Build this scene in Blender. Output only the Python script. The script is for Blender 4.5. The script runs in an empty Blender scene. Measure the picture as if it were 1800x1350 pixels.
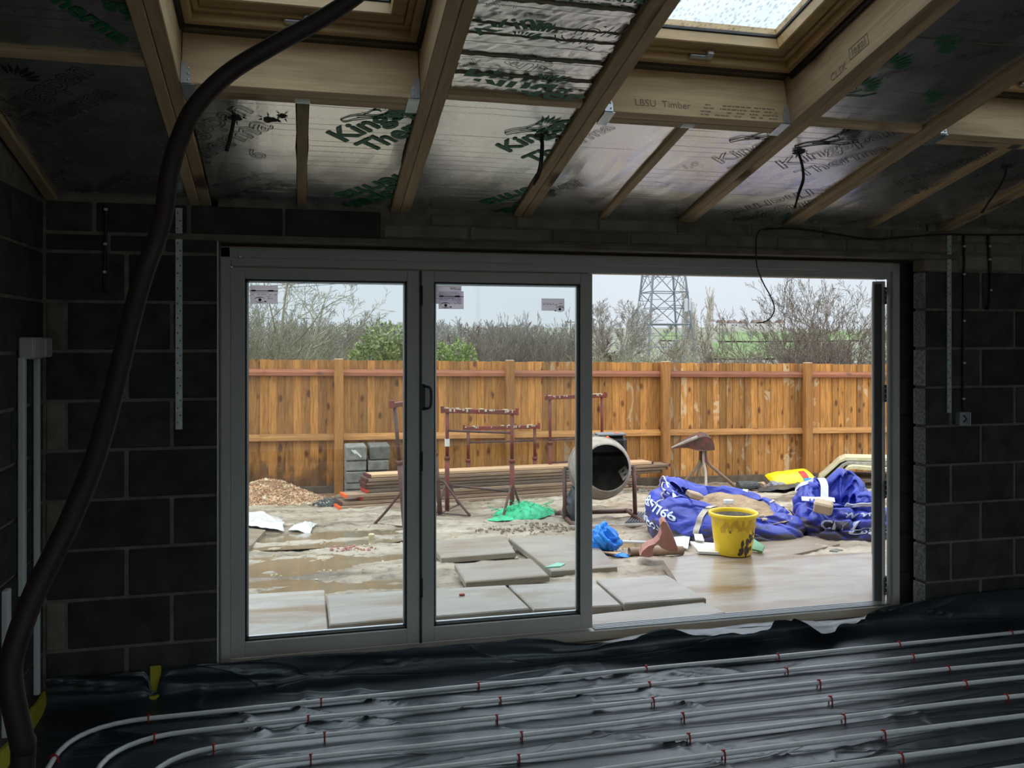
import bpy, bmesh, math, random
import numpy as np
from mathutils import Vector, Matrix, Euler

random.seed(7)
C = bpy.context.scene.collection
SC = bpy.context.scene

# ------------------------------------------------------------------ camera, sky, exposure
FPX, YAW, CY, EYE, HOR = 1516.0, math.radians(13.9), -4.296, 1.68, 595.0
cam_d = bpy.data.cameras.new('camera')
cam = bpy.data.objects.new('camera', cam_d)
C.objects.link(cam)
cam.location = (0, CY, EYE)
cam.rotation_euler = (math.pi / 2, 0, -YAW)
cam_d.sensor_width = 36
cam_d.lens = 36 * FPX / 1800
cam_d.shift_y = -(675 - HOR) / 1800
cam_d.clip_start = 0.02
cam_d.clip_end = 3000
SC.camera = cam

world = bpy.data.worlds.new('overcast_sky')
SC.world = world
world.use_nodes = True
wn, wl = world.node_tree.nodes, world.node_tree.links
bg = wn['Background']
tc = wn.new('ShaderNodeTexCoord')
sep = wn.new('ShaderNodeSeparateXYZ')
wl.new(tc.outputs['Generated'], sep.inputs[0])
ramp = wn.new('ShaderNodeValToRGB')           # overcast luminance: brighter towards the zenith
ramp.color_ramp.elements[0].position = 0.0
ramp.color_ramp.elements[0].color = (0.26, 0.25, 0.23, 1)
ramp.color_ramp.elements[1].position = 1.0
ramp.color_ramp.elements[1].color = (2.30, 2.45, 2.62, 1)
for pos, col in ((0.495, (0.27, 0.26, 0.24, 1)), (0.505, (0.56, 0.612, 0.662, 1)), (0.56, (0.585, 0.652, 0.72, 1))):
    e = ramp.color_ramp.elements.new(pos)
    e.color = col
mp = wn.new('ShaderNodeMath'); mp.operation = 'MULTIPLY_ADD'
mp.inputs[1].default_value = 0.5; mp.inputs[2].default_value = 0.5
wl.new(sep.outputs['Z'], mp.inputs[0])
wl.new(mp.outputs[0], ramp.inputs[0])
cn = wn.new('ShaderNodeTexNoise'); cn.inputs['Scale'].default_value = 3.0; cn.inputs['Detail'].default_value = 3
wl.new(tc.outputs['Generated'], cn.inputs['Vector'])
cr = wn.new('ShaderNodeMapRange')
cr.inputs[1].default_value = 0.3; cr.inputs[2].default_value = 0.7
cr.inputs[3].default_value = 0.96; cr.inputs[4].default_value = 1.04
wl.new(cn.outputs['Fac'], cr.inputs[0])
cm = wn.new('ShaderNodeVectorMath'); cm.operation = 'SCALE'
wl.new(ramp.outputs[0], cm.inputs[0]); wl.new(cr.outputs[0], cm.inputs['Scale'])
wl.new(cm.outputs[0], bg.inputs['Color'])
bg.inputs['Strength'].default_value = 1.0

SC.view_settings.view_transform = 'Standard'
SC.view_settings.look = 'None'
SC.view_settings.gamma = 1
SC.view_settings.use_curve_mapping = False
SC.view_settings.exposure = 0.42

# ------------------------------------------------------------------ pixel -> place helpers (real surfaces)
_ca, _sa = math.cos(YAW), math.sin(YAW)
def ray(px, py):
    u, v = (px - 900) / FPX, (HOR - py) / FPX
    return u * _ca + _sa, -u * _sa + _ca, v
def on_y(px, py, Y):
    rx, ry, rz = ray(px, py); t = (Y - CY) / ry
    return Vector((rx * t, Y, EYE + rz * t))
def on_z(px, py, Z):
    rx, ry, rz = ray(px, py); t = (Z - EYE) / rz
    return Vector((rx * t, CY + ry * t, Z))
def at_depth(px, py, d):
    rx, ry, rz = ray(px, py)
    return Vector((rx * d, CY + ry * d, EYE + rz * d))
def vn(x, y, seed=0):
    x = np.asarray(x, float); y = np.asarray(y, float)
    xi, yi = np.floor(x).astype(np.int64), np.floor(y).astype(np.int64)
    fx, fy = x - xi, y - yi
    fx, fy = fx * fx * (3 - 2 * fx), fy * fy * (3 - 2 * fy)
    def h(a, b):
        n = (a * 374761393 + b * 668265263 + seed * 974711) & 0xffffffff
        n = ((n ^ (n >> 13)) * 1274126177) & 0xffffffff
        return ((n ^ (n >> 16)) & 0xffff) / 65535.0
    return (h(xi, yi) * (1 - fx) + h(xi + 1, yi) * fx) * (1 - fy) + (h(xi, yi + 1) * (1 - fx) + h(xi + 1, yi + 1) * fx) * fy
def fbm(x, y, seed=0, oct=4):
    s, a = 0, 0.5
    for i in range(oct):
        s = s + a * (vn(x * 2 ** i, y * 2 ** i, seed + i * 17) - 0.5); a *= 0.55
    return s
def G(x, y):                                   # the yard: level by the door, falling to the fence and to the right
    k = np.clip((np.asarray(y, float) - 1.0) / 6.5, 0, 1)
    return 0.02 - 0.44 * k - 0.014 * (np.asarray(x, float) - 0.5) * np.clip(np.asarray(y, float) / 7.5, 0, 1)
def gnd(px, py, lift=0.0):
    rx, ry, rz = ray(px, py); t = 1.7 / -rz
    for _ in range(40):
        z = float(G(rx * t, CY + ry * t)) + lift
        t = 0.5 * t + 0.5 * (z - EYE) / rz
    return Vector((rx * t, CY + ry * t, EYE + rz * t))
RS = math.radians(13.5)
CZ = 2.31
_cs, _sn = math.cos(RS), math.sin(RS)
def cpl(px, py, h=0.0):                        # point on the sloping ceiling, in its own (x, s, h)
    rx, ry, rz = ray(px, py)
    ox, oy, oz = 0, CY, EYE - CZ
    t = (h - (oy * _sn + oz * _cs)) / (ry * _sn + rz * _cs)
    y, z = oy + ry * t, oz + rz * t
    return rx * t, y * _cs - z * _sn

# ------------------------------------------------------------------ mesh helpers
class MB:
    def __init__(s): s.v, s.f, s.m = [], [], []
    def add(s, vs, fs, mi=0):
        b = len(s.v); s.v.extend([tuple(p) for p in vs])
        for f in fs: s.f.append(tuple(i + b for i in f)); s.m.append(mi)
        return s
    def box(s, c, d, rot=None, ch=0.0, mi=0):
        hx, hy, hz = d[0] / 2, d[1] / 2, d[2] / 2
        vs, fs = [], []
        if ch <= 0:
            vs = [Vector((a * hx, b * hy, e * hz)) for a in (-1, 1) for b in (-1, 1) for e in (-1, 1)]
            fs = [(0, 1, 3, 2), (4, 6, 7, 5), (0, 4, 5, 1), (2, 3, 7, 6), (0, 2, 6, 4), (1, 5, 7, 3)]
        else:
            ch = min(ch, hx * .9, hy * .9, hz * .9); ix = {}
            for a in (-1, 1):
                for b in (-1, 1):
                    for e in (-1, 1):
                        for k in range(3):
                            ix[a, b, e, k] = len(vs)
                            vs.append(Vector((a * (hx - (ch if k != 0 else 0)), b * (hy - (ch if k != 1 else 0)), e * (hz - (ch if k != 2 else 0)))))
            S = (-1, 1)
            for a in S:
                fs.append([ix[a, p, q, 0] for p, q in ((-1, -1), (1, -1), (1, 1), (-1, 1))])
                fs.append([ix[p, a, q, 1] for p, q in ((-1, -1), (1, -1), (1, 1), (-1, 1))])
                fs.append([ix[p, q, a, 2] for p, q in ((-1, -1), (1, -1), (1, 1), (-1, 1))])
                for b in S:
                    fs.append([ix[a, b, -1, 0], ix[a, b, 1, 0], ix[a, b, 1, 1], ix[a, b, -1, 1]])
                    fs.append([ix[a, -1, b, 0], ix[a, 1, b, 0], ix[a, 1, b, 2], ix[a, -1, b, 2]])
                    fs.append([ix[-1, a, b, 1], ix[1, a, b, 1], ix[1, a, b, 2], ix[-1, a, b, 2]])
                    for e in S: fs.append([ix[a, b, e, 0], ix[a, b, e, 1], ix[a, b, e, 2]])
            out = []
            for f in fs:
                n = (vs[f[1]] - vs[f[0]]).cross(vs[f[2]] - vs[f[1]])
                out.append(f if n.dot(sum((vs[i] for i in f), Vector())) > 0 else f[::-1])
            fs = out
        c = Vector(c)
        R = rot if isinstance(rot, Matrix) else (Euler(rot).to_matrix() if rot else None)
        return s.add([(R @ p if R else p) + c for p in vs], fs, mi)
    def tube(s, path, r, n=8, mi=0, caps=True):
        P = [Vector(p) for p in path]; k = len(P)
        R = r if hasattr(r, '__len__') else [r] * k
        vs, fs = [], []; up = None
        for i in range(k):
            t = (P[min(i + 1, k - 1)] - P[max(i - 1, 0)])
            t = t.normalized() if t.length > 1e-9 else Vector((0, 0, 1))
            if up is None: up = Vector((0, 0, 1)) if abs(t.z) < .9 else Vector((1, 0, 0))
            a = t.cross(up)
            if a.length < 1e-6: a = t.orthogonal()
            a.normalize(); b = t.cross(a); up = -b if False else a.cross(t)
            for j in range(n):
                an = 2 * math.pi * j / n
                vs.append(P[i] + (a * math.cos(an) + b * math.sin(an)) * R[i])
        for i in range(k - 1):
            for j in range(n):
                j2 = (j + 1) % n
                fs.append((i * n + j, i * n + j2, (i + 1) * n + j2, (i + 1) * n + j))
        if caps: fs.append(tuple(range(n))[::-1]); fs.append(tuple((k - 1) * n + j for j in range(n)))
        return s.add(vs, fs, mi)
    def lathe(s, prof, n=32, Mx=None, mi=0):
        vs, fs = [], []; k = len(prof)
        for r, z in prof:
            for j in range(n):
                an = 2 * math.pi * j / n; p = Vector((r * math.cos(an), r * math.sin(an), z))
                vs.append(Mx @ p if Mx else p)
        for i in range(k - 1):
            for j in range(n):
                j2 = (j + 1) % n
                fs.append((i * n + j, i * n + j2, (i + 1) * n + j2, (i + 1) * n + j))
        return s.add(vs, fs, mi)
    def prism(s, poly, thick, mi=0):           # 3-D top outline, pushed straight down
        P = [Vector(p) for p in poly]; n = len(P)
        t = thick if isinstance(thick, Vector) else Vector((0, 0, -thick))
        return s.add(P + [p + t for p in P], [tuple(range(n)), tuple(range(2 * n - 1, n - 1, -1))] + [(i, i + n, (i + 1) % n + n, (i + 1) % n) for i in range(n)], mi)
    def grid(s, vs, nu, nv, mi=0, wrap=False):
        fs = []
        for i in range(nu - 1):
            for j in range(nv if wrap else nv - 1):
                j2 = (j + 1) % nv
                fs.append((i * nv + j, (i + 1) * nv + j, (i + 1) * nv + j2, i * nv + j2))
        return s.add(vs, fs, mi)
    def ribbon(s, path, w, side, thick=.004, mi=0):
        P = [Vector(p) for p in path]; sd = [Vector(q).normalized() for q in side] if hasattr(side[0], '__len__') else [Vector(side).normalized()] * len(P)
        vs = []
        for i, p in enumerate(P):
            t = (P[min(i + 1, len(P) - 1)] - P[max(i - 1, 0)]).normalized(); nn = sd[i].cross(t).normalized() * thick / 2
            vs += [p - sd[i] * w / 2 + nn, p + sd[i] * w / 2 + nn, p + sd[i] * w / 2 - nn, p - sd[i] * w / 2 - nn]
        fs = []
        for i in range(len(P) - 1):
            for j in range(4): fs.append((i * 4 + j, i * 4 + (j + 1) % 4, i * 4 + 4 + (j + 1) % 4, i * 4 + 4 + j))
        fs += [(3, 2, 1, 0), tuple(len(vs) - 4 + j for j in range(4))]
        return s.add(vs, fs, mi)
    def mesh(s, name, mats, smooth=False):
        me = bpy.data.meshes.new(name)
        me.from_pydata(s.v, [], s.f)
        mats = mats if isinstance(mats, (list, tuple)) else [mats]
        for m in mats: me.materials.append(m)
        if len(mats) > 1: me.polygons.foreach_set('material_index', s.m)
        if smooth: me.polygons.foreach_set('use_smooth', [True] * len(me.polygons))
        me.update()
        return me
    def build(s, name, mats, parent=None, smooth=False, loc=None, rot=None, fix=True):
        me = s.mesh(name, mats, smooth)
        if fix:
            bm = bmesh.new(); bm.from_mesh(me)
            bmesh.ops.recalc_face_normals(bm, faces=bm.faces); bm.to_mesh(me); bm.free()
        return inst(name, me, parent, loc, rot)
def inst(name, me, parent=None, loc=None, rot=None):
    o = bpy.data.objects.new(name, me); C.objects.link(o)
    if parent: o.parent = parent
    if loc is not None: o.location = loc
    if rot is not None: o.rotation_euler = rot
    return o
def tag(o, label=None, cat=None, group=None, kind=None):
    if label: o['label'] = label
    if cat: o['category'] = cat
    if group: o['group'] = group
    if kind: o['kind'] = kind
    return o
def thing(name, label, cat, loc=(0, 0, 0), rotz=0, group=None):
    o = bpy.data.objects.new(name, None); C.objects.link(o); o.empty_display_size = .05
    o.location = loc; o.rotation_euler = (0, 0, rotz)
    return tag(o, label, cat, group)
def struct(name, label=None, loc=(0, 0, 0), rot=(0, 0, 0)):
    o = bpy.data.objects.new(name, None); C.objects.link(o); o.empty_display_size = .05
    o.location = loc; o.rotation_euler = rot
    return tag(o, label, None, None, 'structure')
def copy_tree(o, parent=None):
    c = o.copy(); C.objects.link(c)
    if parent: c.parent = parent
    for ch in list(o.children): copy_tree(ch, c)
    return c
def spline(pts, n=8):
    P = [Vector(p) for p in pts]; P = [2 * P[0] - P[1]] + P + [2 * P[-1] - P[-2]]; out = []
    for i in range(1, len(P) - 2):
        a, b, c, d = P[i - 1], P[i], P[i + 1], P[i + 2]
        for k in range(n):
            t = k / n
            out.append(.5 * ((2 * b) + (c - a) * t + (2 * a - 5 * b + 4 * c - d) * t * t + (3 * b - a - 3 * c + d) * t ** 3))
    out.append(P[-2]); return out

# ------------------------------------------------------------------ materials
def _new(name):
    m = bpy.data.materials.new(name); m.use_nodes = True
    nt = m.node_tree; return m, nt.nodes, nt.links, nt.nodes['Principled BSDF']
def rgba(c): return (c[0], c[1], c[2], 1)
def _coords(N, L, stretch=(1, 1, 1), rnd=True):
    t = N.new('ShaderNodeTexCoord'); mp = N.new('ShaderNodeMapping'); mp.inputs['Scale'].default_value = stretch
    L.new(t.outputs['Object'], mp.inputs['Vector'])
    if not rnd: return mp.outputs[0], None
    oi = N.new('ShaderNodeObjectInfo'); ml = N.new('ShaderNodeMath'); ml.operation = 'MULTIPLY'; ml.inputs[1].default_value = 91.7
    L.new(oi.outputs['Random'], ml.inputs[0])
    ad = N.new('ShaderNodeVectorMath'); ad.operation = 'ADD'
    L.new(mp.outputs[0], ad.inputs[0]); L.new(ml.outputs[0], ad.inputs[1])
    return ad.outputs[0], oi.outputs['Random']
def _noise(N, L, vec, scale, detail=4, rough=.55, dist=0):
    n = N.new('ShaderNodeTexNoise'); n.inputs['Scale'].default_value = scale; n.inputs['Detail'].default_value = detail
    n.inputs['Roughness'].default_value = rough; n.inputs['Distortion'].default_value = dist
    L.new(vec, n.inputs['Vector']); return n.outputs['Fac']
def _ramp(N, L, fac, stops):
    r = N.new('ShaderNodeValToRGB'); el = r.color_ramp.elements
    while len(el) < len(stops): el.new(.5)
    for e, (p, c) in zip(el, stops): e.position = p; e.color = rgba(c) if hasattr(c, '__len__') else (c, c, c, 1)
    L.new(fac, r.inputs[0]); return r.outputs[0]
def _mix(N, L, fac, a, b, mode='MIX'):
    m = N.new('ShaderNodeMix'); m.data_type = 'RGBA'; m.blend_type = mode
    for sock, v in ((m.inputs[0], fac), (m.inputs[6], a), (m.inputs[7], b)):
        if isinstance(v, bpy.types.NodeSocket): L.new(v, sock)
        elif hasattr(v, '__len__'): sock.default_value = rgba(v)
        else: sock.default_value = v
    return m.outputs[2]
def _mr(N, L, v, a, b, c, d):
    m = N.new('ShaderNodeMapRange'); L.new(v, m.inputs[0])
    for i, q in enumerate((a, b, c, d)): m.inputs[i + 1].default_value = q
    return m.outputs[0]
def _bump(N, L, b, h, strength, dist=.01, prev=None):
    bp = N.new('ShaderNodeBump'); bp.inputs['Strength'].default_value = strength; bp.inputs['Distance'].default_value = dist
    L.new(h, bp.inputs['Height'])
    if prev: L.new(prev, bp.inputs['Normal'])
    if b: L.new(bp.outputs[0], b.inputs['Normal'])
    return bp.outputs[0]
def M(name, c1, c2=None, scale=6, rough=.6, rough2=None, metal=0, bump=0, bscale=60, bd=.01, rnd=0, stretch=(1, 1, 1), lo=.35, hi=.65, spec=.5, detail=5):
    m, N, L, b = _new(name); c2 = c2 or c1
    vec, r = _coords(N, L, stretch)
    f = _noise(N, L, vec, scale, detail)
    col = _ramp(N, L, f, [(lo, c1), (hi, c2)])
    if rnd:
        v = _mr(N, L, r, 0, 1, 1 - rnd, 1 + rnd); col = _mix(N, L, 1.0, col, v, 'MULTIPLY')
    L.new(col, b.inputs['Base Color'])
    b.inputs['Metallic'].default_value = metal; b.inputs['Roughness'].default_value = rough
    b.inputs['Specular IOR Level'].default_value = spec
    if rough2 is not None: L.new(_mr(N, L, f, lo, hi, rough, rough2), b.inputs['Roughness'])
    if bump: _bump(N, L, b, _noise(N, L, vec, bscale, 4), bump, bd)
    return m
def wood(name, light, dark, knot, axis='x', rough=.7, rnd=.15, ks=5.0, kn=.16, stain=None, patch=None, gs=1.0, damp=None):
    m, N, L, b = _new(name)
    st = {'x': (.09, 1, 1), 'y': (1, .09, 1), 'z': (1, 1, .09)}[axis]
    kst = {'x': (.55, 1, 1), 'y': (1, .55, 1), 'z': (1, 1, .55)}[axis]
    vec, r = _coords(N, L, st); kv, _ = _coords(N, L, kst)
    g = _noise(N, L, vec, 42 * gs, 4, .6, .6)
    col = _ramp(N, L, g, [(.3, dark), (.62, light)])
    g2 = _noise(N, L, vec, 7, 3)
    col = _mix(N, L, 1.0, col, _ramp(N, L, g2, [(.3, .72), (.7, 1.1)]), 'MULTIPLY')
    vo = N.new('ShaderNodeTexVoronoi'); vo.inputs['Scale'].default_value = ks; L.new(kv, vo.inputs['Vector'])
    nz = _noise(N, L, kv, 30, 2)
    ad = N.new('ShaderNodeMath'); ad.operation = 'MULTIPLY_ADD'; ad.inputs[1].default_value = .12; L.new(nz, ad.inputs[0]); L.new(vo.outputs['Distance'], ad.inputs[2])
    kf = _ramp(N, L, ad.outputs[0], [(kn * .75 + .03, 1.0), (kn + .11, 0.0)])
    wn_ = N.new('ShaderNodeTexWhiteNoise'); L.new(vo.outputs['Position'], wn_.inputs['Vector'])
    on = _ramp(N, L, wn_.outputs['Value'], [(.30, 0.0), (.34, 1.0)])
    kf = _mix(N, L, 1.0, kf, on, 'MULTIPLY')
    col = _mix(N, L, kf, col, knot)
    if patch:                                   # pale worn or dirty patches with a shape of their own
        pf = _ramp(N, L, _noise(N, L, kv, patch[1], 3, .6, 1.0), [(patch[2], 0.0), (patch[2] + .04, 1.0)])
        col = _mix(N, L, pf, col, patch[0])
    if damp:                                    # tide mark of rising damp and splashed mud at the board foot
        t = N.new('ShaderNodeTexCoord'); sp = N.new('ShaderNodeSeparateXYZ'); L.new(t.outputs['Object'], sp.inputs[0])
        ad2 = N.new('ShaderNodeMath'); ad2.operation = 'ADD'; L.new(_noise(N, L, kv, 3.5, 5, .65, .5), ad2.inputs[0]); L.new(_mr(N, L, sp.outputs['Z'], .05, damp[1], .24, -.22), ad2.inputs[1])
        col = _mix(N, L, _ramp(N, L, ad2.outputs[0], [(.46, 0.0), (.62, .85)]), col, damp[0])
    v = _mr(N, L, r, 0, 1, 1 - rnd, 1 + rnd); col = _mix(N, L, 1.0, col, v, 'MULTIPLY')
    L.new(col, b.inputs['Base Color']); b.inputs['Roughness'].default_value = rough
    _bump(N, L, b, g, .25, .003)
    return m

MAT = {}
MAT['block'] = M('dense_block', (.040, .040, .037), (.072, .072, .067), 9, .95, bump=.8, bscale=160, bd=.004, rnd=.22, spec=.25)
MAT['block_lit'] = M('lit_block_end', (.15, .155, .155), (.36, .365, .36), 60, .95, bump=.9, bscale=120, bd=.006, rnd=.15, spec=.25)  # paler copy of the block, light on the reveal painted in
MAT['mortar'] = M('mortar', (.15, .138, .115), (.24, .222, .19), 14, .95, bump=.6, bscale=90, bd=.006, spec=.2)
MAT['brick'] = M('coursing_brick', (.17, .145, .115), (.27, .235, .19), 8, .95, bump=.5, bscale=110, rnd=.2, spec=.2)
MAT['rafter'] = wood('rafter_timber', (.60, .43, .25), (.44, .30, .16), (.10, .055, .025), 'y', .75, .16, 4.0, .20)
MAT['trimmer'] = wood('trimmer_timber', (.76, .56, .335), (.58, .41, .225), (.12, .06, .03), 'x', .75, .12, 3.6, .22)
MAT['skyframe'] = wood('skylight_pine', (.62, .43, .21), (.52, .34, .15), (.4, .22, .08), 'x', .4, .06, 2.0, .05)
MAT['fence'] = wood('fence_board_timber', (.62, .29, .07), (.34, .14, .032), (.17, .058, .016), 'z', .6, .34, 7.0, .20)
MAT['fence_worn'] = wood('worn_fence_board_timber', (.60, .285, .075), (.36, .15, .036), (.17, .058, .016), 'z', .6, .30, 7.0, .20, patch=((.56, .38, .20), 3.2, .57))
MAT['fence_damp'] = wood('damp_fence_board_timber', (.58, .265, .065), (.32, .135, .032), (.16, .055, .016), 'z', .58, .32, 7.0, .22, damp=((.13, .062, .026), .75))
MAT['rail'] = wood('fence_rail_timber', (.56, .27, .075), (.36, .16, .04), (.14, .05, .016), 'x', .6, .15, 4.0, .12)
MAT['rail_red'] = wood('red_brown_rail_timber', (.34, .115, .045), (.24, .075, .03), (.12, .04, .02), 'x', .6, .15, 4.0, .10)
MAT['post'] = wood('fence_post_timber', (.52, .24, .065), (.36, .155, .04), (.14, .05, .016), 'z', .6, .10, 4.0, .10)
MAT['endgrain'] = M('post_end_grain', (.62, .56, .42), (.74, .68, .55), 30, .7)
MAT['scaffold'] = wood('scaffold_board_timber', (.36, .24, .15), (.20, .135, .09), (.08, .05, .035), 'x', .65, .5, 3.0, .08)
MAT['scaffold_pale'] = wood('pale_scaffold_board', (.70, .46, .26), (.56, .36, .20), (.3, .16, .08), 'x', .6, .1, 3.0, .08)
MAT['pallet'] = wood('pallet_timber', (.15, .115, .085), (.09, .07, .055), (.04, .03, .02), 'x', .8, .25, 4.0, .08)
MAT['ply'] = wood('muddy_plywood', (.32, .25, .175), (.24, .185, .13), (.16, .12, .08), 'x', .45, .1, 2.0, .06)

def foil_mat():
    m, N, L, b = _new('foil_facing')
    vec, r = _coords(N, L); cv, _ = _coords(N, L, (.16, 1, 1))
    f = _noise(N, L, vec, 4, 5)
    sm = _ramp(N, L, _noise(N, L, vec, 6, 6, .7, .8), [(.56, 0.0), (.90, 1.0)])
    col = _mix(N, L, sm, _ramp(N, L, f, [(.3, (.83, .815, .79)), (.7, (.93, .92, .90))]), (.50, .46, .41))
    wv = N.new('ShaderNodeTexWave'); wv.bands_direction = 'Y'; wv.inputs['Scale'].default_value = 6.5; wv.inputs['Distortion'].default_value = 1.6; wv.inputs['Detail'].default_value = 3; wv.inputs['Detail Scale'].default_value = 1.2
    L.new(cv, wv.inputs['Vector'])
    ck = _ramp(N, L, wv.outputs['Fac'], [(.0, 1.0), (.016, .0)])
    sc = _ramp(N, L, _noise(N, L, cv, 7, 3), [(.46, 0.0), (.58, 1.0)])
    ck = _mix(N, L, 1.0, ck, sc, 'MULTIPLY')
    col = _mix(N, L, ck, col, (.30, .28, .25))
    L.new(col, b.inputs['Base Color'])
    b.inputs['Metallic'].default_value = .93
    L.new(_mr(N, L, f, .3, .7, .22, .34), b.inputs['Roughness'])
    p = _bump(N, L, None, _noise(N, L, vec, 45, 3), .10, .003)
    p = _bump(N, L, None, _noise(N, L, cv, 12, 3), .12, .006, p)
    _bump(N, L, b, ck, .3, .003, p)
    return m
MAT['foil'] = foil_mat()
MAT['print_green'] = M('green_print', (.016, .19, .085), rough=.5)
MAT['print_black'] = M('black_print', (.03, .03, .028), rough=.5)
MAT['foam'] = M('foam_core', (.42, .38, .27), (.5, .45, .33), 20, .9)
MAT['galv'] = M('galvanised_steel', (.50, .55, .58), (.66, .70, .72), 25, .4, metal=.75)
MAT['frame'] = M('door_frame_grey', (.47, .472, .445), (.52, .522, .49), 3, .38, spec=.4)
MAT['frame_in'] = M('door_frame_dark', (.05, .055, .06), rough=.4)
MAT['alu'] = M('aluminium', (.60, .63, .66), rough=.3, metal=.8)
MAT['black'] = M('black_plastic', (.012, .012, .013), rough=.45)
MAT['rubber'] = M('black_rubber', (.010, .010, .011), rough=.7)
MAT['cable'] = M('black_cable', (.012, .012, .013), rough=.5)
MAT['hose'] = M('brown_hose', (.020, .013, .012), (.035, .021, .018), 12, .6)
MAT['white_plastic'] = M('white_plastic', (.62, .64, .64), rough=.45)
MAT['paper'] = M('label_paper', (.62, .58, .66), (.70, .66, .72), 5, .7)
def _translucent(m, col, fac):
    N, L = m.node_tree.nodes, m.node_tree.links; b = N['Principled BSDF']; o = [n for n in N if n.type == 'OUTPUT_MATERIAL'][0]
    t = N.new('ShaderNodeBsdfTranslucent'); t.inputs[0].default_value = rgba(col); mx = N.new('ShaderNodeMixShader'); mx.inputs[0].default_value = fac
    L.new(b.outputs[0], mx.inputs[1]); L.new(t.outputs[0], mx.inputs[2]); L.new(mx.outputs[0], o.inputs['Surface'])
_translucent(MAT['paper'], (.95, .93, 1.0), .88)
MAT['ink'] = M('label_ink', (.03, .035, .06), rough=.7)
MAT['pipe'] = M('white_heating_pipe', (.74, .765, .78), (.82, .835, .84), 8, .34)
MAT['clip'] = M('red_clip', (.42, .022, .02), rough=.45)
MAT['yellow_foam'] = M('yellow_edge_foam', (.42, .38, .02), (.5, .45, .04), 20, .8)
def membrane_mat():
    m, N, L, b = _new('black_membrane')
    vec, r = _coords(N, L, rnd=False)
    f = _noise(N, L, vec, 1.6, 6, .6, .5)
    L.new(_ramp(N, L, f, [(.35, (.012, .016, .021)), (.70, (.036, .045, .055))]), b.inputs['Base Color'])
    L.new(_mr(N, L, _noise(N, L, vec, 2.2, 5, .6), .3, .7, .26, .50), b.inputs['Roughness'])
    b.inputs['Specular IOR Level'].default_value = 1.0
    b.inputs['Specular Tint'].default_value = (.84, .94, 1.0, 1)
    p = _bump(N, L, None, _noise(N, L, vec, 5, 4, .5, .4), .22, .03)
    for st, ro, sc, lv in (((.22, 2.4, 1), .45, 2.0, .5), ((.25, 2.6, 1), -.95, 1.8, .52), ((.3, 2.0, 1), 1.35, 2.2, .55)):   # sharp fold lines
        mp = N.new('ShaderNodeMapping'); mp.inputs['Scale'].default_value = st; mp.inputs['Rotation'].default_value = (0, 0, ro)
        tc_ = N.new('ShaderNodeTexCoord'); L.new(tc_.outputs['Object'], mp.inputs['Vector'])
        fl_ = _ramp(N, L, _noise(N, L, mp.outputs[0], sc, .6, .4, .0), [(lv - .022, 0.0), (lv, 1.0), (lv + .006, .25), (lv + .05, .0)])
        p = _bump(N, L, None, fl_, .30, .012, p)
    _bump(N, L, b, _noise(N, L, vec, 60, 3), .08, .005, p)
    return m
MAT['membrane'] = membrane_mat()
def glass_mat(name, tint, base=.05, drops=False):
    m, N, L, b = _new(name); N.remove(b)
    out = [n for n in N if n.type == 'OUTPUT_MATERIAL'][0]
    tr = N.new('ShaderNodeBsdfTransparent'); tr.inputs[0].default_value = rgba(tint)
    gl = N.new('ShaderNodeBsdfGlossy'); gl.inputs['Roughness'].default_value = .02
    lw = N.new('ShaderNodeLayerWeight'); lw.inputs[0].default_value = .5
    p = N.new('ShaderNodeMath'); p.operation = 'POWER'; p.inputs[1].default_value = 4; L.new(lw.outputs['Facing'], p.inputs[0])
    a = N.new('ShaderNodeMath'); a.operation = 'MULTIPLY_ADD'; a.inputs[1].default_value = .7; a.inputs[2].default_value = base; L.new(p.outputs[0], a.inputs[0])
    mx = N.new('ShaderNodeMixShader'); L.new(a.outputs[0], mx.inputs[0]); L.new(tr.outputs[0], mx.inputs[1]); L.new(gl.outputs[0], mx.inputs[2])
    if drops:
        vec, _ = _coords(N, L, (1, .5, 1))
        vo = N.new('ShaderNodeTexVoronoi'); vo.inputs['Scale'].default_value = 55; L.new(vec, vo.inputs['Vector'])
        d = _ramp(N, L, vo.outputs['Distance'], [(.22, .72), (.34, 1.0)])
        n2 = _ramp(N, L, _noise(N, L, vec, 14, 4), [(.3, .9), (.7, 1.0)])
        t2 = _mix(N, L, 1.0, _mix(N, L, 1.0, d, n2, 'MULTIPLY'), tint, 'MULTIPLY')
        L.new(t2, tr.inputs[0])
    L.new(mx.outputs[0], out.inputs['Surface'])
    return m
MAT['glass'] = glass_mat('door_glass', (.945, .97, .965), .05)
MAT['skyglass'] = glass_mat('rain_spotted_glass', (.93, .975, 1.0), .05, True)
def mud_mat():
    m, N, L, b = _new('wet_mud')
    vec, r = _coords(N, L, rnd=False); sv, _ = _coords(N, L, (.45, 1.5, 1), rnd=False)
    f = _noise(N, L, sv, 1.7, 7, .65, .4); f2 = _noise(N, L, vec, 9, 6, .7)
    col = _ramp(N, L, f, [(.34, (.15, .11, .07)), (.45, (.29, .23, .16)), (.54, (.40, .335, .245)), (.68, (.50, .435, .34))])
    col = _mix(N, L, 1.0, col, _ramp(N, L, f2, [(.33, .38), (.46, .92), (.7, 1.15)]), 'MULTIPLY')
    L.new(col, b.inputs['Base Color'])
    L.new(_mr(N, L, f, .35, .65, .30, .62), b.inputs['Roughness'])
    p = _bump(N, L, None, f2, .5, .03)
    _bump(N, L, b, _noise(N, L, vec, 45, 5, .7), .45, .012, p)
    return m
MAT['mud'] = mud_mat()
MAT['puddle'] = M('muddy_water', (.20, .165, .105), (.27, .225, .15), 1.2, .13, bump=.04, bscale=5, bd=.01)
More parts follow.
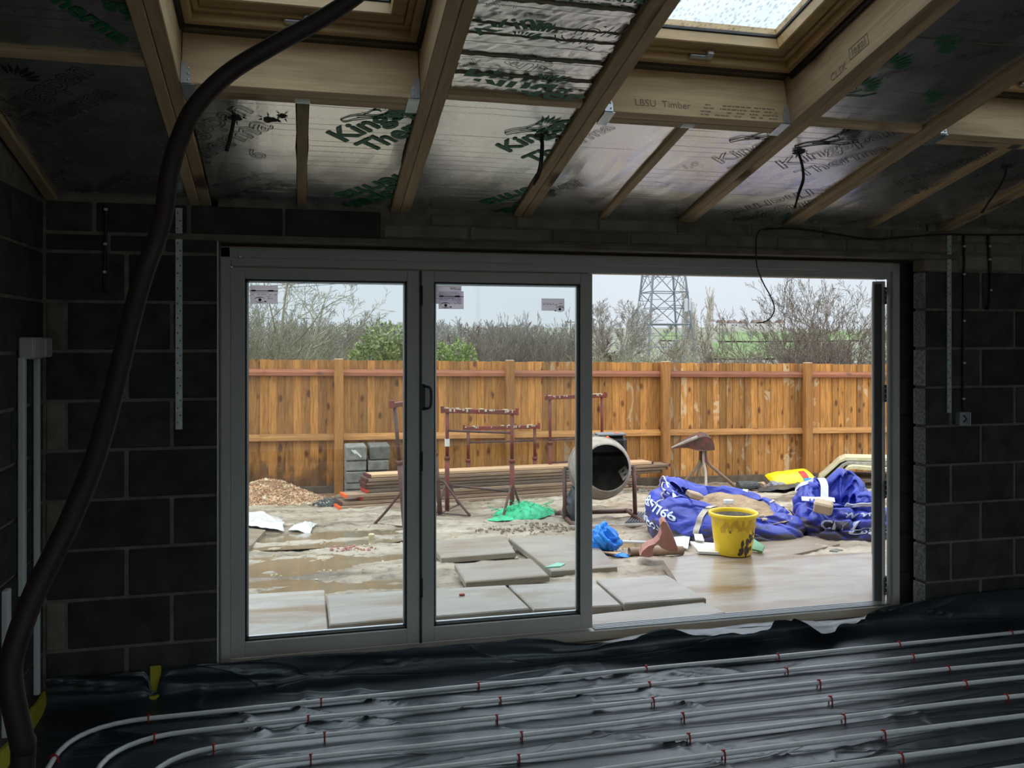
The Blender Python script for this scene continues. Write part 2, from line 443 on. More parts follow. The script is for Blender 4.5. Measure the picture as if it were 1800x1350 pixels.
def slab_mat(name, a, b_, dirt, dlo, r0, r1):
    m, N, L, b = _new(name)
    vec, r = _coords(N, L); sv, _ = _coords(N, L, (.4, 1.3, 1))
    f = _noise(N, L, sv, 6, 6, .6)
    col = _ramp(N, L, f, [(.3, a), (.7, b_)])
    d = _noise(N, L, sv, 2.0, 6, .6, .5); df = _ramp(N, L, d, [(dlo, 0.0), (dlo + .14, 1.0)])
    col = _mix(N, L, df, col, dirt)
    L.new(col, b.inputs['Base Color'])
    L.new(_mr(N, L, _noise(N, L, sv, 3, 4), .35, .65, r0, r1), b.inputs['Roughness'])
    _bump(N, L, b, _noise(N, L, vec, 40, 5, .7), .3, .004)
    return m
MAT['slab'] = slab_mat('paving_slab', (.31, .285, .245), (.46, .43, .38), (.26, .19, .115), .52, .16, .5)
MAT['slab_stained'] = slab_mat('stained_slab', (.33, .305, .265), (.50, .47, .42), (.27, .17, .08), .44, .10, .4)
MAT['slab_dark'] = slab_mat('muddy_slab', (.27, .24, .195), (.36, .32, .265), (.24, .18, .115), .5, .25, .5)
MAT['wetslab'] = slab_mat('wet_concrete', (.33, .285, .235), (.46, .41, .355), (.27, .185, .11), .50, .04, .20)
MAT['clod'] = M('mud_clod', (.15, .11, .075), (.27, .21, .15), 8, .7)
MAT['kerb'] = M('gravel_board', (.10, .075, .05), (.16, .12, .08), 8, .7)
MAT['gravel'] = M('ballast', (.32, .175, .09), (.52, .32, .18), 40, .8, bump=.8, bscale=70, bd=.02, rnd=.3)
MAT['pebble'] = M('ballast_stone', (.34, .175, .085), (.62, .40, .235), 9, .7, rnd=.4)
MAT['pebble_pale'] = M('pale_ballast_stone', (.52, .42, .26), (.7, .6, .42), 9, .7)
MAT['cblock'] = M('concrete_block', (.16, .155, .135), (.27, .26, .23), 14, .85, bump=.5, bscale=70, rnd=.3)
MAT['cblock_dark'] = M('dark_rough_block', (.055, .06, .06), (.12, .125, .12), 30, .85, bump=.9, bscale=50, bd=.02)
MAT['red_steel'] = M('rusty_red_steel', (.24, .035, .025), (.12, .035, .022), 14, .55, bump=.3, bscale=90)
MAT['brown_steel'] = M('rusty_brown_steel', (.055, .038, .032), (.15, .05, .035), 12, .6)
MAT['mortar_splash'] = M('dried_mortar', (.55, .46, .33), (.66, .58, .44), 20, .9)
MAT['mixer'] = M('cement_crusted_drum', (.27, .235, .19), (.40, .35, .29), 9, .85, bump=.4, bscale=40, bd=.015)
MAT['mixer_in'] = M('drum_inside', (.07, .065, .055), (.13, .12, .10), 9, .85, bump=.5, bscale=40)
MAT['orange'] = M('orange_paint', (.85, .13, .02), rough=.5)
MAT['red_paint'] = M('red_paint', (.55, .03, .02), rough=.5)
MAT['blue'] = M('blue_woven_plastic', (.040, .060, .40), (.055, .085, .54), 5, .36, bump=.35, bscale=16, bd=.02)
def muddy_blue():
    m, N, L, b = _new('muddy_blue_woven_plastic')
    vec, r = _coords(N, L); sv, _ = _coords(N, L, (.6, .6, 2.2))
    f = _noise(N, L, vec, 5, 5)
    col = _ramp(N, L, f, [(.35, (.034, .050, .33)), (.65, (.055, .085, .53))])
    t = N.new('ShaderNodeTexCoord'); sp = N.new('ShaderNodeSeparateXYZ'); L.new(t.outputs['Object'], sp.inputs[0])
    hz = _mr(N, L, sp.outputs['Z'], 0, .34, .26, -.11)
    ad = N.new('ShaderNodeMath'); ad.operation = 'ADD'; L.new(_noise(N, L, sv, 6, 6, .65, .6), ad.inputs[0]); L.new(hz, ad.inputs[1])
    df = _ramp(N, L, ad.outputs[0], [(.56, 0.0), (.66, .9)])
    col = _mix(N, L, df, col, (.085, .07, .05))
    L.new(col, b.inputs['Base Color']); L.new(_mr(N, L, df, 0, 1, .36, .7), b.inputs['Roughness'])
    _bump(N, L, b, _noise(N, L, sv, 9, 4, .55, .6), .4, .02)
    return m
MAT['blue_mud'] = muddy_blue()
MAT['strap'] = M('white_webbing', (.66, .68, .74), (.78, .8, .84), 20, .7)
MAT['strap_dirty'] = M('muddy_webbing', (.42, .37, .30), (.66, .62, .55), 14, .8)
MAT['letter'] = M('white_lettering', (.66, .74, .90), rough=.6)
MAT['sand'] = M('damp_sand', (.30, .20, .11), (.47, .34, .21), 7, .9, bump=.9, bscale=30, bd=.03)
MAT['stone'] = M('sandstone', (.42, .31, .19), (.52, .41, .28), 6, .8, bump=.3, bscale=40)
MAT['yellow'] = M('yellow_bucket_plastic', (.93, .64, .018), (.97, .70, .04), 5, .32)
MAT['yellow_bag'] = M('yellow_bag_plastic', (.86, .70, .01), (.80, .62, .01), 5, .3, bump=.3, bscale=12, bd=.02)
MAT['mudsplash'] = M('mud_splash', (.075, .058, .045), (.12, .09, .065), 20, .7)
MAT['bluebag'] = M('bright_blue_plastic', (.01, .19, .80), (.03, .32, .90), 6, .3)
MAT['clear_sheet'] = M('milky_plastic_sheet', (.62, .63, .60), (.74, .75, .72), 4, .25, bump=.3, bscale=14, bd=.02)
MAT['green_net'] = M('green_netting', (.01, .34, .13), (.04, .62, .30), 18, .5, bump=.5, bscale=60)
MAT['terracotta'] = M('terracotta', (.34, .15, .115), (.47, .22, .18), 9, .7, bump=.2, bscale=60)
MAT['tube'] = M('brown_cardboard', (.24, .16, .10), (.32, .22, .15), 8, .7)
MAT['greenboard'] = M('green_board', (.16, .36, .23), rough=.7)
MAT['plaster'] = M('plasterboard', (.68, .70, .64), (.76, .78, .72), 6, .7)
MAT['blackbag'] = M('black_sheeting', (.028, .031, .035), (.06, .065, .07), 5, .35, bump=.4, bscale=12, bd=.03)
MAT['greybag'] = M('grey_plastic_bag', (.20, .20, .21), (.32, .32, .33), 5, .35, bump=.4, bscale=12, bd=.03)
MAT['grate'] = M('grey_plastic_grate', (.10, .11, .12), (.15, .16, .17), 8, .4)
MAT['bark'] = M('bare_bark', (.15, .125, .09), (.25, .215, .16), 3, .9)
MAT['bark_green'] = M('lichen_bark', (.20, .19, .105), (.33, .31, .20), 3, .9)
MAT['bark_red'] = M('reddish_twigs', (.135, .105, .088), (.215, .165, .14), 3, .9)
MAT['bark_grey'] = M('distant_grey_twigs', (.33, .31, .28), (.42, .395, .36), 1, .9)
MAT['bark_pale'] = M('pale_poplar_twigs', (.58, .53, .46), (.68, .63, .56), 1, .9)
MAT['leaf'] = M('glossy_leaf', (.085, .15, .035), (.36, .41, .13), 9, .4, lo=.3, hi=.7)
MAT['leaf_bright'] = M('bright_leaf', (.10, .20, .035), (.33, .44, .09), 8, .45, lo=.3, hi=.7)
MAT['leaf_dark'] = M('dark_ivy', (.030, .055, .022), (.085, .12, .05), 4, .5)
MAT['pylon'] = M('weathered_pylon_steel', (.17, .20, .22), (.22, .25, .27), .6, .6)
MAT['field'] = M('winter_pasture', (.105, .175, .05), (.14, .215, .065), .02, .9)
def land_mat():
    m, N, L, b = _new('far_land')
    vec, r = _coords(N, L, rnd=False)
    col = _ramp(N, L, _noise(N, L, vec, .02, 5), [(.36, (.17, .165, .14)), (.47, (.20, .195, .155)), (.55, (.185, .195, .125)), (.64, (.16, .19, .10))])
    L.new(col, b.inputs['Base Color']); b.inputs['Roughness'].default_value = .95
    return m
MAT['land'] = land_mat()
MAT['house'] = M('pale_render', (.55, .53, .50), (.6, .58, .55), .5, .8, rnd=.2)
MAT['tiles'] = M('house_roof_tiles', (.16, .11, .09), rough=.8)
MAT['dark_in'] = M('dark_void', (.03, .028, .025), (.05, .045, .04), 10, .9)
MAT['osb'] = M('roof_deck', (.25, .19, .12), (.33, .26, .17), 12, .9)

# ================================================================== ROOM SHELL
R = random.Random(11)
XL, XR, YB = -1.12, 6.1, -7.5
OX0, OX1 = -.37, 3.536            # opening in the inner leaf
LIN = 2.145
floor = struct('floor', 'insulated floor slab under black plastic sheet')
MB().box(((XL + XR) / 2, YB / 2, -.06), (XR - XL + .4, -YB + .4, .12)).build('floor_insulation', MAT['foam'], floor)
wf = struct('wall_front', 'dark concrete block wall around the folding doors')
core = MB()
core.box(((XL - .3 + OX0) / 2, .054, 1.15), (OX0 - XL + .3, .092, 2.5))
core.box(((OX1 + .02 + XR + .3) / 2, .054, 1.15), (XR + .28 - OX1, .092, 2.5))
core.box(((OX0 + OX1) / 2, .054, (LIN + .03 + 2.42) / 2), (OX1 - OX0 + .06, .092, 2.42 - LIN - .03))
core.build('mortar_bed', MAT['mortar'], wf)
outl = MB()                                     # outer leaf and cavity closers, outside the room
outl.box(((XL - .3 - .40) / 2, .275, 1.0), (-.40 - XL + .3, .11, 2.9))
outl.box(((3.62 + XR + .3) / 2, .275, 1.0), (XR + .3 - 3.62, .11, 2.9))
outl.box((1.6, .275, 2.28), (4.1, .11, .30))
outl.box((1.6, .275, -.12), (4.1, .11, .30))
outl.build('outer_leaf', MAT['brick'], wf)
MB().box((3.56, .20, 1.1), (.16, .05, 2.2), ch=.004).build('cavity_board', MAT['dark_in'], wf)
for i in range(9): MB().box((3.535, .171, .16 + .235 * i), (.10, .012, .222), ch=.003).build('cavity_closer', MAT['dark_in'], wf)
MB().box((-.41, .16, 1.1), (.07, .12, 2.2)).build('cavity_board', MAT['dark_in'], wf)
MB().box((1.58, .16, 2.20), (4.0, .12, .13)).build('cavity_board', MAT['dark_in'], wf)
MB().box((1.6, .05, .025), (3.95, .10, .05), ch=.004).build('sill_board', MAT['trimmer'], wf)
MB().box((1.6, .16, .02), (3.95, .12, .08), ch=.004).build('sill_block', MAT['mortar'], wf)
def block(x0, x1, z0, z1, mat='block', name='block', par=wf, jit=.002, end=False):
    mb = MB().box((0, 0, 0), (x1 - x0, .1, z1 - z0), ch=.005)
    if end:                                     # end of a cut block in the reveal, daylight put into its pale colour
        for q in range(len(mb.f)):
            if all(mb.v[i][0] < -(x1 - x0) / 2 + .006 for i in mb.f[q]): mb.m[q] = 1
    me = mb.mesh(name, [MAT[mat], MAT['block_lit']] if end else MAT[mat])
    return inst(name, me, par, ((x0 + x1) / 2, .05 + R.uniform(-jit, jit), (z0 + z1) / 2), (0, R.uniform(-.004, .004), 0))
for k in range(10):
    zt = 2.077 - .2275 * k - .008; zb = zt - .2125
    if k % 2 == 0:
        segs = [(XL + .01, -.782, 'block'), (-.762, OX0 - .004, 'block')]
    else:
        segs = [(XL + .01, -1.036, 'brick'), (-1.02, -.584, 'block'), (-.566, OX0 - .004, 'block')]
    xs, first = OX1 + .002, (3.922 if k % 2 == 0 else 3.712)
    rs = [(xs, first)]
    while rs[-1][1] < XR: rs.append((rs[-1][1] + .02, rs[-1][1] + .45))
    for a, b_ in rs: segs.append((a, min(b_, XR + .05), 'block'))
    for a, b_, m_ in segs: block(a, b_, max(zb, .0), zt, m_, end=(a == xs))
for a, b_ in ((XL + .01, -.86), (-.84, -.62), (-.60, OX0 - .01)): block(a, b_, 2.085, 2.155)
for a, b_ in ((XL + .01, -.92), (-.90, -.51), (-.49, -.075), (-.06, .395)): block(a, b_, 2.172, 2.305)
x = .41
while x < XR:
    block(x, x + .42, 2.182, 2.243, 'brick', 'brick'); x += .435
x = .20
while x < XR:
    if x > .39: block(x, x + .43, 2.25, 2.308, 'brick', 'brick')
    x += .445
x = 3.78
while x < XR:
    block(x, x + .21, 2.085, 2.17, 'brick', 'brick'); x += .225
MB().box((OX0 - .0015, -.0005, 1.13), (.005, .006, 2.02)).build('pale_edge_line', MAT['plaster'], wf)  # thin pale strip along the left edge of the opening
MB().box((1.58, .045, LIN + .013), (4.36, .11, .03), ch=.004).build('lintel', MAT['brick'], wf)
MB().box((OX1 + .10, .05, 2.108), (.20, .102, .068), ch=.004).build('padstone', MAT['brick'], wf)

wl_ = struct('wall_left', 'dark concrete block side wall')
MB().box((XL - .115, YB / 2, 1.9), (.21, -YB + .5, 4.6)).build('mortar_bed', MAT['mortar'], wl_)
for k in range(-1, 10):
    zt = 2.077 - .2275 * k - .008; zb = max(zt - .2125, 0)
    ys = [0, -.215] if k % 2 == 0 else [0, -.44]
    while ys[-1] > -2.4: ys.append(ys[-1] - .45)
    for a, b_ in zip(ys, ys[1:]):
        me = MB().box((0, 0, 0), (.1, a - b_ - .018, zt - zb), ch=.005).mesh('block', MAT['block'])
        inst('block', me, wl_, (XL - .05 + R.uniform(-.002, .002), (a + b_) / 2, (zt + zb) / 2))
wr = struct('wall_right', 'block side wall beyond the frame')
MB().box((XR + .1, YB / 2, 1.9), (.2, -YB + .5, 4.6)).build('wall_body', MAT['plaster'], wr)
wb = struct('wall_back', 'house wall behind the viewer')
WX0, WX1, WZ0, WZ1 = -.7, 5.7, .10, 2.75          # unseen opening added behind the viewer to light the front wall
for a, b_, c_, d_ in ((XL - .25, WX0, -.3, 4.7), (WX1, XR + .25, -.3, 4.7), (WX0, WX1, -.3, WZ0), (WX0, WX1, WZ1, 4.7)):
    MB().box(((a + b_) / 2, YB - .1, (c_ + d_) / 2), (b_ - a, .2, d_ - c_)).build('wall_body', MAT['plaster'], wb)
w4 = struct('window_4', 'added unseen glazed opening behind the viewer that lights the room')
for x in (WX0 + .03, (WX0 + WX1) / 2, WX1 - .03): MB().box((x, YB - .05, (WZ0 + WZ1) / 2), (.06, .08, WZ1 - WZ0)).build('mullion', MAT['white_plastic'], w4)
for z in (WZ0 + .03, WZ1 - .03): MB().box(((WX0 + WX1) / 2, YB - .05, z), (WX1 - WX0, .08, .06)).build('rail', MAT['white_plastic'], w4)
MB().box(((WX0 + WX1) / 2, YB - .05, (WZ0 + WZ1) / 2), (WX1 - WX0 - .1, .012, WZ1 - WZ0 - .1)).build('pane', MAT['glass'], w4)

# ------------------------------------------------------------------ CEILING: rafters, trimmers, foil boards
ce = struct('ceiling', 'sloping timber rafter roof with silver foil insulation', (0, 0, CZ), (-RS, 0, 0))
SB = -8.2
deck = MB()
SKY = [(-.40, .44), (1.17, 1.985), (2.715, 3.615)]
WS0, WS1 = -1.17, -2.42
cols = [XL - .3]; 
for a, b_ in SKY: cols += [a - .0, b_ + .0]
cols.append(XR + .3)
for i in range(len(cols) - 1):
    a, b_ = cols[i], cols[i + 1]
    if i % 2 == 0: deck.box(((a + b_) / 2, (.9 + SB) / 2, .235), (b_ - a, .9 - SB, .05))
    else:
        deck.box(((a + b_) / 2, (.9 + WS0) / 2, .235), (b_ - a, .9 - WS0, .05))
        deck.box(((a + b_) / 2, (WS1 + SB) / 2, .235), (b_ - a, WS1 - SB, .05))
deck.build('roof_deck', MAT['osb'], ce)
def rafter(x, w, s0, s1, name='rafter', h0=0.0, h1=.205):
    me = MB().box((0, 0, 0), (w, abs(s1 - s0), h1 - h0), ch=.003).mesh(name, MAT['rafter'])
    return inst(name, me, ce, (x, (s0 + s1) / 2, (h0 + h1) / 2))
DBL = [-.45, .489, 1.118, 2.035, 2.664, 3.671]
for x in DBL:
    for d in (-.0245, .0245): rafter(x + d, .047, .06, SB)
for x in (XL + .03, 4.28, 4.9, 5.5): rafter(x, .047, .06, SB)
MID = [.014, 1.557, 3.175]
for x in MID: rafter(x, .044, .06, -1.03, h0=.004)
def cross(x0, x1, s0, s1, name, h0=0.0, h1=.2, mat='trimmer'):
    me = MB().box((0, 0, 0), (x1 - x0, abs(s1 - s0), h1 - h0), ch=.003).mesh(name, MAT[mat])
    return inst(name, me, ce, ((x0 + x1) / 2, (s0 + s1) / 2, (h0 + h1) / 2))
BAYS = [(XL + .055, -.50), (-.40, .439), (.539, 1.068), (1.168, 1.985), (2.085, 2.614), (2.714, 3.62), (3.72, 4.256), (4.305, 4.876), (4.925, 5.476), (5.525, XR)]
for i in (1, 3, 5):
    a, b_ = BAYS[i]
    cross(a, b_, -1.125, -1.078, 'trimmer'); cross(a, b_, -1.076, -1.03, 'trimmer')
    cross(a, b_, -2.47, -2.52, 'trimmer'); cross(a, b_, -2.522, -2.57, 'trimmer')
for i in (0, 2, 4, 6, 7, 8, 9):
    a, b_ = BAYS[i]; s = {0: -1.20, 2: -1.12, 4: -1.10}.get(i, -1.06); cross(a, b_, s - .045, s, 'noggin', .006)
def hanger(x, side, s):
    m = MB(); d = -1 if side > 0 else 1
    m.box((x + d * .002, s, .04), (.003, .10, .085)); m.box((x + d * .022, s + .004, -.002), (.044, .105, .003))
    m.prism([(x, s - .0535, .085), (x + d * .020, s - .0535, .075), (x + d * .034, s - .0535, .035), (x + d * .034, s - .0535, 0), (x, s - .0535, 0)], Vector((0, .003, 0)))
    for q in (.012, .035, .058): m.lathe([(0, .003), (.004, .002), (.004, 0)], 6, Matrix.Translation((x + d * .025, s - .055, q)) @ Matrix.Rotation(math.pi / 2, 4, 'X'))
    m.build('joist_hanger', MAT['galv'], ce)
for i in (1, 3, 5):
    a, b_ = BAYS[i]; hanger(a, -1, -1.077); hanger(b_, 1, -1.077)
for x in MID: MB().box((x, -1.052, .0015), (.055, .04, .003)).build('strap_plate', MAT['galv'], ce)

FH = .020
panels = {}; bounds = {}
def panel(key, x0, x1, s0, s1, h=FH, tilt=0.0, n=1):
    m = MB()
    nx, ns = 8, max(4, int(abs(s1 - s0) / .12)); vs = []
    if tilt: nx, ns = 26, 3
    for i in range(ns + 1):
        for j in range(nx + 1):
            x = x0 + (x1 - x0) * j / nx; s = s0 + (s1 - s0) * i / ns
            dx = R.uniform(-.004, .004) if j in (0, nx) else 0; s_j = s + (R.uniform(-.0035, .0035) if tilt and i in (0, ns) else 0)
            vs.append((x + dx, s_j, h + R.uniform(-.0012, .0012)))
    m.grid(vs, ns + 1, nx + 1)
    b0 = len(m.v)
    m.box(((x0 + x1) / 2, (s0 + s1) / 2, h + .052), (abs(x1 - x0) - .004, abs(s1 - s0) - .004, .094), mi=1)
    o = m.build('insulation_board', [MAT['foil'], MAT['foam']], ce)
    panels[key] = o; bounds[key] = (min(x0, x1), max(x0, x1), min(s0, s1), max(s0, s1)); return o
lowers = []
for i, (a, b_) in enumerate(BAYS):
    mids = [x for x in MID if a < x < b_]; xs = [a] + mids + [b_]
    for j in range(len(xs) - 1):
        x0 = xs[j] + (.024 if j else .003); x1 = xs[j + 1] - (.024 if j < len(xs) - 2 else .003)
        panel((i, j), x0, x1, .05, {0: -1.198, 2: -1.118, 4: -1.098}.get(i, -1.028))
for i in (0, 2, 4, 6, 7, 8, 9):
    a, b_ = BAYS[i]
    if i == 2:
        s = -1.168; k = 0
        while s > -2.35:                        # narrow off-cuts wedged side by side
            d = (.058, .050, .058, .054, .066, .050, .048, .064)[k % 8]
            panel((2, 'u', k), a + .002 + R.uniform(0, .006), b_ - .002 - R.uniform(0, .006), s, s - d, FH - .006 + R.uniform(0, .020), -2); s -= d + .007; k += 1
        panel((2, 'v'), a + .003, b_ - .003, s, SB)
    else:
        st_ = {0: -1.247, 4: -1.147}.get(i, -1.107); cut = st_ - (.30 if i == 0 else .60)
        panel((i, 'u'), a + .003, b_ - .003, st_, cut)
        panel((i, 'v'), a + .003, b_ - .003, cut - .004, -3.2, FH + .003)
        panel((i, 'w'), a + .003, b_ - .003, -3.204, SB)
for i in (1, 3, 5):
    a, b_ = BAYS[i]; panel((i, 'w'), a + .003, b_ - .003, -2.575, SB)

_dg = None
def text_mesh(body, outline=False, bold=.0, thick=.001, bev=.012):
    cu = bpy.data.curves.new('lettering', 'FONT'); cu.body = body; cu.size = 1
    cu.resolution_u = 3
    if outline: cu.fill_mode = 'NONE'; cu.bevel_depth = bev; cu.bevel_resolution = 0; cu.offset = bold
    else: cu.offset = bold
    o = bpy.data.objects.new('lettering', cu); C.objects.link(o)
    bpy.context.view_layer.update()
    me = bpy.data.meshes.new_from_object(o.evaluated_get(bpy.context.evaluated_depsgraph_get()))
    V = np.empty(len(me.vertices) * 3); me.vertices.foreach_get('co', V); V = V.reshape(-1, 3)
    F = [tuple(p.vertices) for p in me.polygons]
    bpy.data.objects.remove(o); bpy.data.meshes.remove(me); bpy.data.curves.remove(cu)
    return V, F
def clipped(m, name, style, key):
    """ink stops at the edge of its board (it may run on a little behind a rafter)"""
    me = m.mesh(name, MAT['print_green' if style == 'g' else 'print_black']); x0, x1, s0, s1 = bounds[key]; mg = .015 if len(key) == 2 else .001
    bm = bmesh.new(); bm.from_mesh(me)
    for co, no in (((x0 - mg, 0, 0), (-1, 0, 0)), ((x1 + mg, 0, 0), (1, 0, 0)), ((0, s0 + .002, 0), (0, -1, 0)), ((0, s1 - .002, 0), (0, 1, 0))):
        bmesh.ops.bisect_plane(bm, geom=bm.verts[:] + bm.edges[:] + bm.faces[:], plane_co=co, plane_no=no, clear_outer=True)
    bm.to_mesh(me); bm.free()
    if len(me.polygons): inst(name, me, panels[key])
def ceil_text(key, body, p0, p1, style='g', sx=1.0, h=None, bold=None):
    """lettering printed on a foil board: p0 -> p1 is its baseline on the board, read from below"""
    out = style != 'g'
    V, F = text_mesh(body, out, (.028 if not out else .012) if bold is None else bold, bev=.011)
    hh = (FH if h is None else h) - .0025
    a0, s0 = cpl(*p0, hh); a1, s1 = cpl(*p1, hh)
    d = Vector((a1 - a0, -(s1 - s0))); w = V[:, 0].max() - V[:, 0].min(); k = d.length / w; d.normalize(); u = Vector((-d.y, d.x))
    X = (V[:, 0] - V[:, 0].min()) * k; Y = V[:, 1] * k * sx; Z = V[:, 2] * k * .06
    vs = [(a0 + d.x * x_ + u.x * y_, s0 - (d.y * x_ + u.y * y_), hh + z_) for x_, y_, z_ in zip(X, Y, Z)]
    clipped(MB().add(vs, F), 'printed_lettering', style, key)
def emblem(key, px, py, size, rot, style='g', kind=0, h=None):
    """printed crest: a fan of leaf-shaped strokes, with a line-drawn paw and body when kind is 1"""
    hh = (FH if h is None else h) - .003; a0, s0 = cpl(px, py, hh); m = MB()
    cr_, sr_ = math.cos(rot), math.sin(rot)
    def put(x, y): x *= size; y *= size; return (a0 + x * cr_ - y * sr_, s0 - (x * sr_ + y * cr_), hh)
    for i in range(7):
        an = math.radians(-5 + i * 15); L0, L1 = .28 + .03 * (i % 2), 1.0 - .06 * abs(i - 3)
        pts = []
        for t in range(9):
            q = t / 8; r = L0 + (L1 - L0) * q; wdt = .075 * math.sin(math.pi * min(q * 1.15, 1)) + .004; b2 = an + .35 * (q - .3) ** 2
            pts.append((r * math.cos(b2), r * math.sin(b2), wdt, b2))
        up = [put(x_ - w * math.sin(b2), y_ + w * math.cos(b2)) for x_, y_, w, b2 in pts]; dn = [put(x_ + w * .4 * math.sin(b2), y_ - w * .4 * math.cos(b2)) for x_, y_, w, b2 in pts]
        m.add(up + dn, [(j, j + 1, j + 10, j + 9) for j in range(8)])
    if kind:
        for cv in ([(-1.2, -.35), (-.9, -.15), (-.5, -.05), (-.2, .2), (0, .5), (.15, .62)], [(-1.2, -.35), (-1.1, -.5), (-.8, -.38), (-.4, -.3), (0, -.28), (.4, -.35), (.8, -.2)],
                   [(-.5, -.05), (-.3, -.12), (0, -.1), (.25, .05)], [(-.2, .2), (-.05, .22), (.05, .12)], [(-.7, -.2), (-.4, -.2), (-.1, -.24)]):
            pp = spline([put(*c) for c in cv], 5); m.tube(pp, size * .016, 4)
    clipped(m, 'printed_emblem', style, key)
# left bay
for q, hh in (('u', None), ('v', FH + .003)): ceil_text((0, q), 'Therma', (52, -20), (214, 80), 'g', 1.0, hh); ceil_text((0, q), 'Kingspan', (120, -30), (285, 62), 'g', 1.0, hh)
ceil_text((0, 0), 'Kingspan', (15, 205), (166, 130), 'b'); ceil_text((0, 0), 'Therma', (75, 228), (206, 168), 'b'); emblem((0, 0), 22, 140, .13, .1, 'b')
ceil_text((0, 0), 'Therma', (235, 300), (130, 335), 'b')
# second bay
ceil_text((1, 0), 'Kingspan', (287, 268), (446, 197), 'b'); ceil_text((1, 0), 'Therma', (338, 290), (482, 224), 'b')
ceil_text((1, 0), '6', (452, 281), (472, 276), 'b', bold=0); ceil_text((1, 0), 'Therma', (455, 306), (372, 326), 'b'); ceil_text((1, 0), 'Kingspan', (492, 318), (385, 348), 'b')
ceil_text((1, 1), 'Kingspan', (606, 250), (790, 174), 'g'); ceil_text((1, 1), 'Therma', (652, 268), (800, 205), 'g'); emblem((1, 1), 668, 200, .13, .15, 'g', 1)
ceil_text((1, 1), 'Therma', (742, 293), (588, 342), 'g'); ceil_text((1, 1), 'Kingspan', (770, 310), (600, 360), 'g')
# third bay
ceil_text((2, 0), 'Kingspan', (895, 268), (1060, 200), 'g'); ceil_text((2, 0), 'Therma', (938, 288), (1075, 232), 'g'); emblem((2, 0), 950, 224, .12, .15, 'g', 1)
ceil_text((2, 0), 'Therma', (985, 312), (842, 355), 'g'); ceil_text((2, 0), 'Kingspan', (1010, 332), (858, 376), 'g')
HS = FH - .008
for k, dx in ((0, 0), (1, 14), (2, -10)):
    ceil_text((2, 'u', k), 'kinder', (818 + dx, 140), (1012 + dx, 186), 'g', .9, HS); emblem((2, 'u', k), 962 + dx, 150, .14, .35, 'g', 0, HS)
for k, dx in ((3, 0), (4, 26)):
    ceil_text((2, 'u', k), 'Rok', (800 + dx, 122), (852 + dx, 112), 'b', 1, HS); ceil_text((2, 'u', k), 'anz', (884 + dx, 108), (952 + dx, 138), 'b', 1, HS)
for k, dx in ((5, 0), (6, -22), (7, 10)):
    ceil_text((2, 'u', k), 'King', (864 + dx, 62), (960 + dx, 40), 'g', 1.0, HS); emblem((2, 'u', k), 930 + dx, 72, .13, .4, 'g', 0, HS); ceil_text((2, 'u', k), 'dl', (986 + dx, 66), (1040 + dx, 88), 'b', 1.2, HS)
for k in (8, 9, 10): ceil_text((2, 'u', k), 'Kol', (862 + 9 * k - 80, 8), (915 + 9 * k - 80, 14), 'b', 1, HS); ceil_text((2, 'u', k), 'Kingspan', (1000, 2), (1150, 8), 'g', 1, HS)
ceil_text((2, 'v'), 'Kol', (862, 8), (905, 10), 'b'); ceil_text((2, 'v'), 'Kingspan', (1000, 2), (1150, 8), 'g')
# fourth bay
ceil_text((3, 0), 'Therma', (972, 276), (1082, 226), 'b'); ceil_text((3, 0), 'TM', (1074, 222), (1088, 216), 'b'); ceil_text((3, 0), 'Kingspan', (1014, 318), (895, 350), 'b'); emblem((3, 0), 985, 338, .09, 2.8, 'b')
ceil_text((3, 1), 'Kingspan', (1268, 288), (1440, 226), 'b'); ceil_text((3, 1), 'Therma', (1292, 304), (1425, 258), 'b'); emblem((3, 1), 1345, 238, .12, .15, 'b', 1)
ceil_text((3, 1), '1,0', (1206, 297), (1230, 290), 'b', bold=0); ceil_text((3, 1), 'Therma', (1280, 338), (1172, 370), 'b'); ceil_text((3, 1), 'Kingspan', (1290, 352), (1170, 388), 'b')
# fifth bay
ceil_text((4, 0), 'Kingspan', (1377, 297), (1592, 231), 'b'); ceil_text((4, 0), 'Therma', (1408, 312), (1565, 262), 'b'); emblem((4, 0), 1470, 246, .14, .2, 'b', 1)
ceil_text((4, 0), 'Therma', (1436, 330), (1272, 373), 'b'); ceil_text((4, 0), 'Kingspan', (1455, 345), (1275, 390), 'b'); emblem((4, 0), 1400, 378, .1, 3.0, 'g')
for q, hh in (('u', FH), ('v', FH + .003)):
    emblem((4, q), 1500, 160, .13, .2, 'g', 1, hh); ceil_text((4, q), 'span', (1545, 138), (1605, 122), 'b', h=hh); emblem((4, q), 1612, 178, .12, .1, 'g', 0, hh)
    emblem((4, q), 1548, 122, .14, .3, 'g', 0, hh); emblem((4, q), 1628, 90, .14, .1, 'g', 0, hh); ceil_text((4, q), 'span', (1680, 108), (1755, 92), 'b', h=hh)
ceil_text((4, 'v'), 'Kingspan', (1762, 35), (1900, 10), 'b', h=FH + .003)
